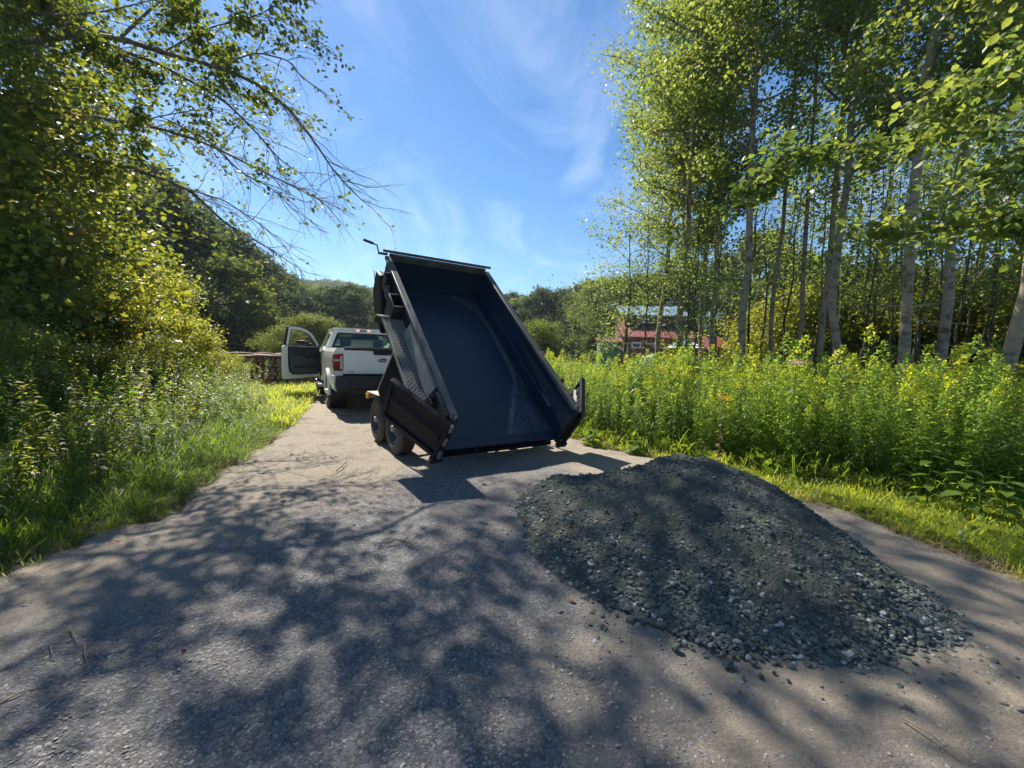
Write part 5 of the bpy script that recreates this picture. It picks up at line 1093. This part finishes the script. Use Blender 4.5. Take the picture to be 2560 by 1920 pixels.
# ---- near boughs of big leaves reaching in at the right
def bough(name, pix, D0, D1, n_leaf, size, label, root, wide=.16):
    e = empty(name, tuple(ray(*pix[0], D0)), 0, label=label, cat='branch'); O2 = np.array(e.location)
    seg, tp_ = [], []; pts = limb(pix, D0, D1); seg.append((pts - O2, np.linspace(.018, .005, len(pts))))
    for _ in range(34):
        k = r_.integers(2, len(pts)); dd = r_.normal(0, .6, 3) + (pts[-1] - pts[0]) / np.linalg.norm(pts[-1] - pts[0]); tw_ = wander(pts[k - 1], dd, r_.uniform(.25, .6), 5, .14, r_, -.02); seg.append((tw_ - O2, np.linspace(.005, .002, 6))); tp_ += list(tw_[1:])
    tp_ = np.array(tp_); P = tp_[r_.integers(0, len(tp_), n_leaf)] + r_.normal(0, wide * .4, (n_leaf, 3)); LV, LF = leaf_quads(P - O2, size, r_, hexa=True, width=.42, droop=.35)
    link('branches', np_mesh(name + '_wood', *tubes_np(seg, 4), M['twig'], True), e); link('leaves', np_mesh(name + '_leaves', LV, LF, M['leaf_aspen']), e, kind='stuff')
bough('leafy_bough', [(2560, 330), (2400, 330), (2250, 350), (2080, 370), (1960, 420), (1900, 470)], 5.4, 5.0, 1500, .085, 'sunlit bough of broad leaves crossing in front of the middle trunks', None)
bough('leafy_bough', [(2620, 560), (2500, 560), (2380, 570), (2250, 590), (2190, 600)], 4.6, 4.4, 950, .085, 'lower sunlit bough at the right edge across the thickest trunk', None)
bough('leafy_bough', [(2640, 120), (2520, 170), (2420, 230), (2330, 260)], 4.4, 4.2, 900, .085, 'topmost bright bough hanging into the upper right corner', None)
bough('leafy_bough', [(2650, 330), (2560, 390), (2480, 440)], 4.0, 3.9, 420, .09, 'big leaved bough at the middle of the right edge', None)
# dead grey branches between the trunks
for j, (pix, D) in enumerate([([(2490, 640), (2440, 700), (2380, 670), (2330, 650)], 6.2), ([(2265, 770), (2180, 760), (2080, 745)], 7.6), ([(2480, 880), (2410, 880), (2370, 860)], 6.0), ([(2265, 640), (2330, 600), (2370, 590)], 7.4), ([(2500, 560), (2400, 560), (2300, 520), (2200, 520)], 6.6), ([(2120, 560), (2220, 570), (2330, 560)], 8.8),
                           ([(2270, 770), (2360, 755), (2430, 752)], 7.2), ([(2270, 800), (2340, 805), (2460, 815)], 7.0), ([(2560, 500), (2600, 640), (2650, 700)], 6.0)]):
    p_ = limb(pix, D, D + .2); b_ = [(p_, np.linspace(.014, .004, len(p_)))]
    for _ in range(4): k = r_.integers(2, len(p_)); t_ = wander(p_[k - 1], (p_[-1] - p_[0]) + r_.normal(0, .5, 3), .35, 5, .25, r_); b_.append((t_, np.linspace(.006, .002, 6)))
    link('dead_branch', np_mesh('dead_branch', *tubes_np(b_, 5), M['bark_pale'], True), label=['dead branch reaching left from the thickest trunk', 'dead branch left of the bulging trunk near the meadow', 'low crooked dead twig beside the foot of the thickest trunk', 'dead branch reaching right from the bulging trunk', 'long high dead branch across the leaning trunk', 'thin straight dead branch right of the straight middle trunk', 'upper of two parallel dead branches behind the leaning trunk', 'lower of two parallel dead branches behind the leaning trunk', 'dead branch dropping to the right edge of the picture'][j], cat='branch', group='dead branches of the right grove')

# ---- single plants that stand out along the right verge
def herb_plant(name, loc, H, nleaf, ll, lw, m, label, cat, flower=None, fm=None, seed=0, fcol=None, lean=(0, 0)):
    e = empty(name, loc, rnd.uniform(0, 6), label=label, cat=cat); r = np.random.default_rng(seed)
    sp = np.array([(lean[0] * t * t, lean[1] * t * t, H * t) for t in np.linspace(0, 1, 6)]); link('stem', np_mesh(name + '_stem', *tubes_np([(sp, np.linspace(.006, .003, 6))], 5), m), e)
    for k in range(nleaf):
        t = .15 + .8 * k / nleaf; az = k * 2.4; el = .25 - .35 * (1 - t); P = np.array([np.interp(t, np.linspace(0, 1, 6), sp[:, q]) for q in range(3)]); L = ll * (1.1 - .5 * t) * r.uniform(.8, 1.1)
        d = np.array([math.cos(az) * math.cos(el), math.sin(az) * math.cos(el), math.sin(el)]); w = np.array([-math.sin(az), math.cos(az), 0]); up = np.array([0, 0, 1])
        rows = [(0, .02), (.2, .7), (.45, 1), (.75, .65), (1, .02)]; V = []
        for q, ww in rows:
            c = P + d * L * q - up * L * .35 * q * q; V += [c - w * L * lw * ww + up * L * .04 * ww, c, c + w * L * lw * ww + up * L * .04 * ww]
        F = []
        for q in range(4): F += [(q * 3, q * 3 + 1, q * 3 + 4, q * 3 + 3), (q * 3 + 1, q * 3 + 2, q * 3 + 5, q * 3 + 4)]
        link('leaf', np_mesh(name + '_leaf', np.array(V), np.array(F), m, True), e)
    if flower:
        P = r.normal(0, 1, (flower, 3)) * np.array([.05, .05, .018]) + sp[-1]; V, F = leaf_quads(P, .022, r, droop=-.6); link('flower_head', np_mesh(name + '_flower', V, F, fm), e)
    return e
def vpt(px, py, D): p = ray(px, py, D); return (p.x, p.y, 0.0)
herb_plant('milkweed_plant', vpt(2255, 1150, 4.35), .85, 22, .16, .17, M['broad_leaf'], 'plant with long drooping pale leaves at the edge of the right verge', 'plant', seed=1)
herb_plant('broad_leaved_plant', vpt(2420, 1150, 3.7), .62, 14, .22, .34, M['broad_leaf'], 'low plant with large round leaves near the right edge of the picture', 'plant', seed=2)
herb_plant('broad_leaved_plant', vpt(2520, 1200, 3.6), .50, 14, .22, .36, M['broad_leaf'], 'large leaved plant in the lower right corner of the meadow', 'plant', seed=3)
herb_plant('broad_leaved_plant', vpt(2330, 1130, 4.0), .80, 14, .18, .30, M['broad_leaf'], 'taller broad leaved plant behind the low round leaved one', 'plant', seed=4)
herb_plant('burdock_plant', vpt(1480, 1090, 6.3), .32, 12, .26, .36, M['broad_leaf'], 'low burdock with pale crumpled leaves beside the right trailer door', 'plant', seed=5)
herb_plant('burdock_plant', vpt(1590, 1100, 5.9), .28, 10, .24, .36, M['broad_leaf'], 'second low burdock at the foot of the meadow right of the trailer', 'plant', seed=6)
herb_plant('pink_flower_plant', vpt(1975, 1100, 4.9), 1.42, 20, .14, .16, M['broad_leaf'], 'tall weed with a flat dusty pink flower head in front of the trunks', 'flower', 120, M['pink_flower'], 7)
herb_plant('dry_stalk', vpt(1800, 1100, 5.2), 1.05, 26, .10, .14, M['dry'], 'withered yellow brown stalk standing in front of the meadow', 'plant', seed=8)
for j, (px, py, D) in enumerate([(1698, 932, 7.0), (1653, 920, 7.4), (1838, 962, 5.9), (1814, 996, 5.6), (1604, 905, 8.5)]):
    p = ray(px, py, D); herb_plant('yellow_flower_plant', (p.x, p.y, 0), p.z, 10, .10, .14, M['leaf_gold'], ['tallest', 'second', 'third', 'lowest', 'farthest'][j] + ' of the orange yellow flower heads in the meadow, ' + ['left of the dry stalk', 'left of the tallest one', 'above the dry stalk', 'on the dry stalk side', 'near the trailer'][j], 'flower', 90, M['yellow_flower'], 20 + j)

# ================================================================== BUILDINGS AND YARD
M['wall_red'] = simple('red_boards', (.20, .075, .055), .8, noise=(3, (.15, .055, .04), .4, .7)); M['roof_red'] = simple('red_metal_roof', (.21, .065, .055), .45); M['roof_blue'] = simple('blue_grey_metal_roof', (.20, .29, .36), .45, metal=.2)
M['green_boards'] = simple('green_boards', (.07, .22, .12), .8); M['white_trim'] = simple('white_trim', (.78, .78, .76), .6); M['dark_band'] = simple('dark_eave', (.05, .04, .04), .8)
def window(parent, x, y, z, w, h, panes=2):
    f = MB().ring([(x - w / 2, z - h / 2), (x + w / 2, z - h / 2), (x + w / 2, z + h / 2), (x - w / 2, z + h / 2)], [(x - w / 2 + .1, z - h / 2 + .1), (x + w / 2 - .1, z - h / 2 + .1), (x + w / 2 - .1, z + h / 2 - .1), (x - w / 2 + .1, z + h / 2 - .1)], 'y', y - .06, y + .02).build('window', M['white_trim'], parent)
    ww = (w - .2) / panes
    for k in range(panes): MB().box(x - w / 2 + .1 + k * ww + .02, x - w / 2 + .1 + (k + 1) * ww - .02, y - .03, y - .01, z - h / 2 + .1, z + h / 2 - .1).build('pane', M['house_glass'], f)
    return f
house = empty('red_house', (10.2, 38, 0), R(-6), label='red boarded house with blue grey upper roof and red lower roof', cat='house')
MB().box(0, 5.3, 0, 6, 0, 5.35).build('wall', M['wall_red'], house)
for k in range(14): MB().box(-.02, 5.32, -.03, -.001, 4.0 + k * .1, 4.085 + k * .1).build('board', M['wall_red'], house)
ru = MB().prism([(-.5, 5.25), (3.0, 6.45), (6.5, 5.25), (6.5, 5.37), (3.0, 6.58), (-.5, 5.37)], 'x', -.4, 5.7).build('roof', M['roof_blue'], house)
for k in range(13): x = -.3 + k * .47; MB().add([(x, -.5, 5.372), (x + .05, -.5, 5.372), (x + .05, 3.0, 6.582), (x, 3.0, 6.582), (x, -.5, 5.42), (x + .05, -.5, 5.42), (x + .05, 3.0, 6.63), (x, 3.0, 6.63)], [(0, 1, 5, 4), (1, 2, 6, 5), (2, 3, 7, 6), (3, 0, 4, 7), (4, 5, 6, 7)]).build('roof_seam', M['roof_blue'], ru)
rl = MB().add([(-1.0, -3.2, 3.25), (5.6, -3.2, 3.25), (5.6, -.04, 4.35), (-.3, -.04, 4.35), (-1.0, -3.2, 3.15), (5.6, -3.2, 3.15), (5.6, -.04, 4.25), (-.3, -.04, 4.25)], [(0, 1, 2, 3), (4, 7, 6, 5), (0, 4, 5, 1), (1, 5, 6, 2), (2, 6, 7, 3), (3, 7, 4, 0)]).build('lower_roof', M['roof_red'], house)
for k in range(16): x = -.9 + k * .42; MB().add([(x, -3.21, 3.255), (x + .05, -3.21, 3.255), (x + .05, -.05, 4.36), (x, -.05, 4.36), (x, -3.21, 3.30), (x + .05, -3.21, 3.30), (x + .05, -.05, 4.41), (x, -.05, 4.41)], [(0, 1, 5, 4), (1, 2, 6, 5), (2, 3, 7, 6), (3, 0, 4, 7), (4, 5, 6, 7)]).build('roof_seam', M['roof_red'], rl)
rl2 = MB().add([(4.2, -4.2, 2.35), (6.8, -4.2, 2.35), (6.6, -1.0, 3.9), (5.4, -1.0, 3.9)], [(0, 1, 2, 3)]).add([(4.2, -4.2, 2.25), (6.8, -4.2, 2.25), (6.8, -1.0, 2.25), (4.2, -1.0, 2.25)], [(0, 1, 2, 3)]).add([(4.2, -4.2, 2.35), (5.4, -1.0, 3.9), (4.2, -1.0, 2.35)], [(0, 1, 2)]).build('porch_roof', M['roof_red'], house)
MB().box(-.5, 5.4, -2.9, -.05, 0, 3.2).build('wing', M['wall_red'], house); MB().box(4.5, 6.6, -3.9, -.06, 0, 2.24).build('porch', M['wall_red'], house); MB().box(-.01, 5.3, -.10, -.032, 4.37, 4.62).build('dark_eave', M['dark_band'], house)
window(house, 2.0, -.04, 4.98, 1.2, .62, 3); window(house, .6, -2.92, 2.55, .8, .5); window(house, 2.3, -2.92, 2.6, .6, .45)
MB().lathe([(.10, 0), (.10, .5), (.0, .5)], (4.6, 3.0, 6.5), 12, 'z').build('flue', M['steel'], house)
shed = empty('green_shed', (7.6, 36, 0), R(-4), label='small green shed with a white framed window left of the red house', cat='shed')
MB().box(0, 2.2, 0, 2.0, 0, 2.75).build('wall', M['green_boards'], shed); MB().prism([(-.2, 2.751), (2.2, 3.1), (2.2, 3.2), (-.2, 2.85)], 'x', -.2, 2.4).build('roof', M['roof_red'], shed); window(shed, .40, -.01, 2.30, .62, .55, 1)
hut = empty('small_red_hut', (19.2, 40, 0), 0, label='small red hut with a pointed orange red roof seen between the trunks', cat='hut')
MB().box(0, 1.9, 0, 1.9, 0, 2.75).build('wall', M['wall_red'], hut); MB().add([(-.3, -.3, 2.751), (2.2, -.3, 2.751), (2.2, 2.2, 2.751), (-.3, 2.2, 2.751), (.95, .95, 4.0)], [(0, 1, 4), (1, 2, 4), (2, 3, 4), (3, 0, 4), (0, 3, 2, 1)]).build('roof', simple('orange_red_roof', (.55, .13, .07), .6), hut)
tent = empty('white_canopy', (12.4, 33.5, 0), R(-8), label='white pitched canopy roof on thin poles in front of the red house', cat='canopy')
MB().add([(0, 0, 2.35), (3.0, 0, 2.45), (3.0, 2.8, 2.45), (0, 2.8, 2.35), (1.9, 1.4, 3.25)], [(0, 1, 4), (1, 2, 4), (2, 3, 4), (3, 0, 4)]).build('canopy_roof', M['white_trim'], tent)
for a_, b_ in ((.03, .03), (2.97, .03), (2.97, 2.77), (.03, 2.77)): MB().box(a_ - .03, a_ + .03, b_ - .03, b_ + .03, 0, 2.36).build('leg', M['steel'], tent)
car = empty('blue_tarp_heap', (10.1, 30, 0), 0, label='pale blue tarpaulin over a heap behind the meadow', cat='tarpaulin')
tv = [(x, y, max(0, 1.75 * (1 - (abs(x) / 1.3) ** 2.5) * (1 - (abs(y) / .9) ** 2.5)) + .08 * math.sin(5 * x + 3 * y)) for y in np.linspace(-.9, .9, 9) for x in np.linspace(-1.3, 1.3, 13)]
MB().add(tv, [(j * 13 + k, j * 13 + k + 1, j * 13 + k + 14, j * 13 + k + 13) for j in range(8) for k in range(12)]).build('tarpaulin', simple('tarp_blue', (.28, .42, .55), .5), car, smooth=True)
rack = empty('pole_rail', (9.4, 31, 0), R(-2), label='grey wooden rail on posts between the meadow and the red house', cat='fence')
MB().tube([(-1, 0, 2.55), (4.9, 0, 2.5)], .05, 6).build('rail', M['bark_pale'], rack)
for x in (-.8, 3.6, 4.1, 4.7): MB().tube([(x, 0, 0), (x + .05, 0, 2.6)], .055, 6).build('post', M['bark_pale'], rack)
pile = empty('brick_stack', (3.15, 20.5, 0), 0, label='small stack of old red bricks standing at the far side of the meadow', cat='bricks')
bm_ = simple('brick', (.22, .10, .08), .9); bme = MB().box(-.10, .10, -.05, .05, -.035, .035).mesh('brick', bm_)
for k in range(18):
    for j in range(3): o = link('brick', bme, pile); o.location = (j * .22 + (k % 2) * .05, rnd.uniform(-.02, .02), .04 + k * .076)

# firewood rows and their covers left of the truck
M['wood_end'] = simple('log_end', (.24, .17, .12), .85, noise=(9, (.11, .075, .055), .4, .65)); M['cover_board'] = simple('weathered_red_board', (.40, .29, .24), .8, noise=(5, (.30, .20, .17), .4, .7)); M['log_bark'] = simple('log_bark', (.13, .09, .07), .9)
def stack(loc, rz, Lx, Hh, nb, label):
    e = empty('firewood_stack', loc, rz, label=label, cat='firewood'); q, q2 = MB(), MB(); r = random.Random(int(loc[0] * 10)); nx, nzz = int(Lx / .17), int(Hh / .15)
    pieces = []
    for k in range(nzz):
        for j in range(nx):
            x = j * .17 + (k % 2) * .08 + r.uniform(-.015, .015); z = .08 + k * .145 + r.uniform(-.01, .01); rr = r.uniform(.062, .085)
            pts = [(x, -.25 + r.uniform(-.05, .05), z), (x, .25, z)]; pieces.append((pts, rr))
    for pts, rr in pieces[:300 if len(pieces) > 300 else len(pieces)]:
        MB().tube(pts, rr, 7).build('log', M['wood_end'], e)
    for k in range(nb):
        x0 = k * Lx / nb; z = Hh + .05 + (k % 2) * .03 + r.uniform(0, .02); MB().box(x0 - .05, x0 + Lx / nb + .02, -.38 + r.uniform(-.05, .05), .42 + r.uniform(-.05, .05), z, z + .03).build('board', M['cover_board'], e)
    return e
stack((-8.3, 13.6, 0), R(58), 4.6, 1.05, 10, 'long firewood row under reddish boards, nearest to the open truck door')
stack((-9.6, 14.4, 0), R(56), 5.2, 1.0, 12, 'second firewood row covered by weathered red boards behind the nearest row')
stack((-10.9, 15.4, 0), R(56), 5.2, 1.05, 12, 'third firewood row under reddish boards, farthest from the truck')
fence = empty('wire_fence', (-15.5, 24.5, 0), R(4), label='low wire fence on dark posts beyond the firewood rows', cat='fence')
for k in range(8): MB().box(k * 1.3 - .04, k * 1.3 + .04, -.04, .04, 0, 1.45 if k % 3 else 1.8).build('post', M['bark_dark'], fence)
for z in (.5, .85, 1.2): MB().tube([(0, -.05, z), (9.2, -.05, z)], .012, 4).build('wire', M['steel'], fence)
MB().tube([(3.0, -.05, .4), (3.9, 0, 1.3)], .04, 6).build('brace', M['bark_dark'], fence)

# driveway marker
p = gpt(672, 1012); mk = empty('driveway_marker', (p.x, p.y, 0), 0, label='small round red reflector on a thin stake in the grass left of the truck', cat='marker')
MB().tube([(0, 0, 0), (-.03, 0, .60)], .004, 5).build('stake', M['dry'], mk); MB().lathe([(0, -.004), (.045, -.003), (.050, 0), (.045, .003), (0, .004)], (-.03, -.008, .60), 16, 'y').build('reflector', M['red_disc'], mk, smooth=True)

# sticks and straws on the drive
def stick(pix, rad, m, name, label, cat='stick', extra=()):
    pts = [np.array(gpt(a, b, .045)) + np.array([0, 0, rad + .004 + .01 * (k % 2)]) for k, (a, b) in enumerate(pix)]; b_ = [(np.array(pts), np.linspace(rad, rad * .5, len(pts)))]
    for ex in extra: q = [np.array(gpt(a, b, .045)) + np.array([0, 0, rad + .01]) for a, b in ex]; b_.append((np.array(q), np.linspace(rad * .7, rad * .3, len(q))))
    link(name, np_mesh(name, *tubes_np(b_, 6), m, True), label=label, cat=cat)
stick([(966, 1362), (990, 1355), (1010, 1358), (1034, 1368)], .006, M['bark_dark'], 'forked_twig', 'small forked dark twig lying on the drive left of the heap', extra=[[(1010, 1358), (1022, 1346)]])
stick([(588, 1383), (600, 1365), (612, 1345)], .004, M['dry'], 'thin_twig', 'thin pale bent twig on the dark gravel in the middle of the drive', extra=[[(600, 1365), (583, 1372)]])
stick([(174, 1574), (184, 1592), (192, 1610)], .004, M['dry'], 'straw', 'short pale straw at the left of the foreground, upper one', 'straw')
stick([(212, 1610), (212, 1640), (219, 1666)], .0035, M['dry'], 'straw', 'bent straw in the left foreground below the short one', 'straw', extra=[[(212, 1650), (245, 1605)]])
stick([(127, 1618), (130, 1645)], .004, M['dry'], 'straw', 'small stub of straw at the far left of the foreground', 'straw')
stick([(0, 1764), (50, 1742), (102, 1722)], .004, M['dry'], 'grass_stem', 'long dry stem lying at the left edge of the picture', 'straw')
stick([(2250, 1795), (2330, 1850), (2400, 1905)], .0035, M['dry'], 'grass_stem', 'long dry stem in the lower right corner of the drive', 'straw')
stick([(840, 1180), (860, 1165), (868, 1155)], .006, M['bark_dark'], 'thin_twig', 'short twig on the pale road near the trailer wheels')
dl = leafmat('dead_leaf', (.22, .07, .03), (.30, .12, .05), (.3, .1, .04), (.35, .15, .05), .3)
for j, (px, py, lab) in enumerate([(715, 1250, 'in the road middle below the trailer'), (298, 1362, 'near the left edge of the drive'), (680, 1345, 'by the thin pale twig'), (452, 1630, 'in the left foreground'), (1420, 1500, 'beside the toe of the heap')]):
    p = gpt(px, py, .045); V, F = leaf_quads(np.array([[0, 0, 0.0]]), .05, np.random.default_rng(j), droop=-.15, hexa=True, horiz=3); o = link('dead_leaf', np_mesh('dead_leaf', V, F, dl), label='small reddish brown dead leaf ' + lab, cat='leaf'); o.location = (p.x, p.y, .055)

# ================================================================== AIR
hz0 = MB().box(-420, 420, -40, 420, -6, 95).mesh('haze', None); ho = link('haze', hz0, kind='stuff', label='thin summer haze over the valley', cat='haze')
hm = bpy.data.materials.new('haze'); hm.use_nodes = True; hn = hm.node_tree.nodes; hn.clear(); hv = hn.new('ShaderNodeVolumePrincipled'); hv.inputs['Color'].default_value = (.72, .84, 1, 1); hv.inputs['Density'].default_value = HAZE
hv.inputs['Anisotropy'].default_value = .3
hmo = hn.new('ShaderNodeOutputMaterial'); hm.node_tree.links.new(hv.outputs[0], hmo.inputs['Volume']); hz0.materials.append(hm)
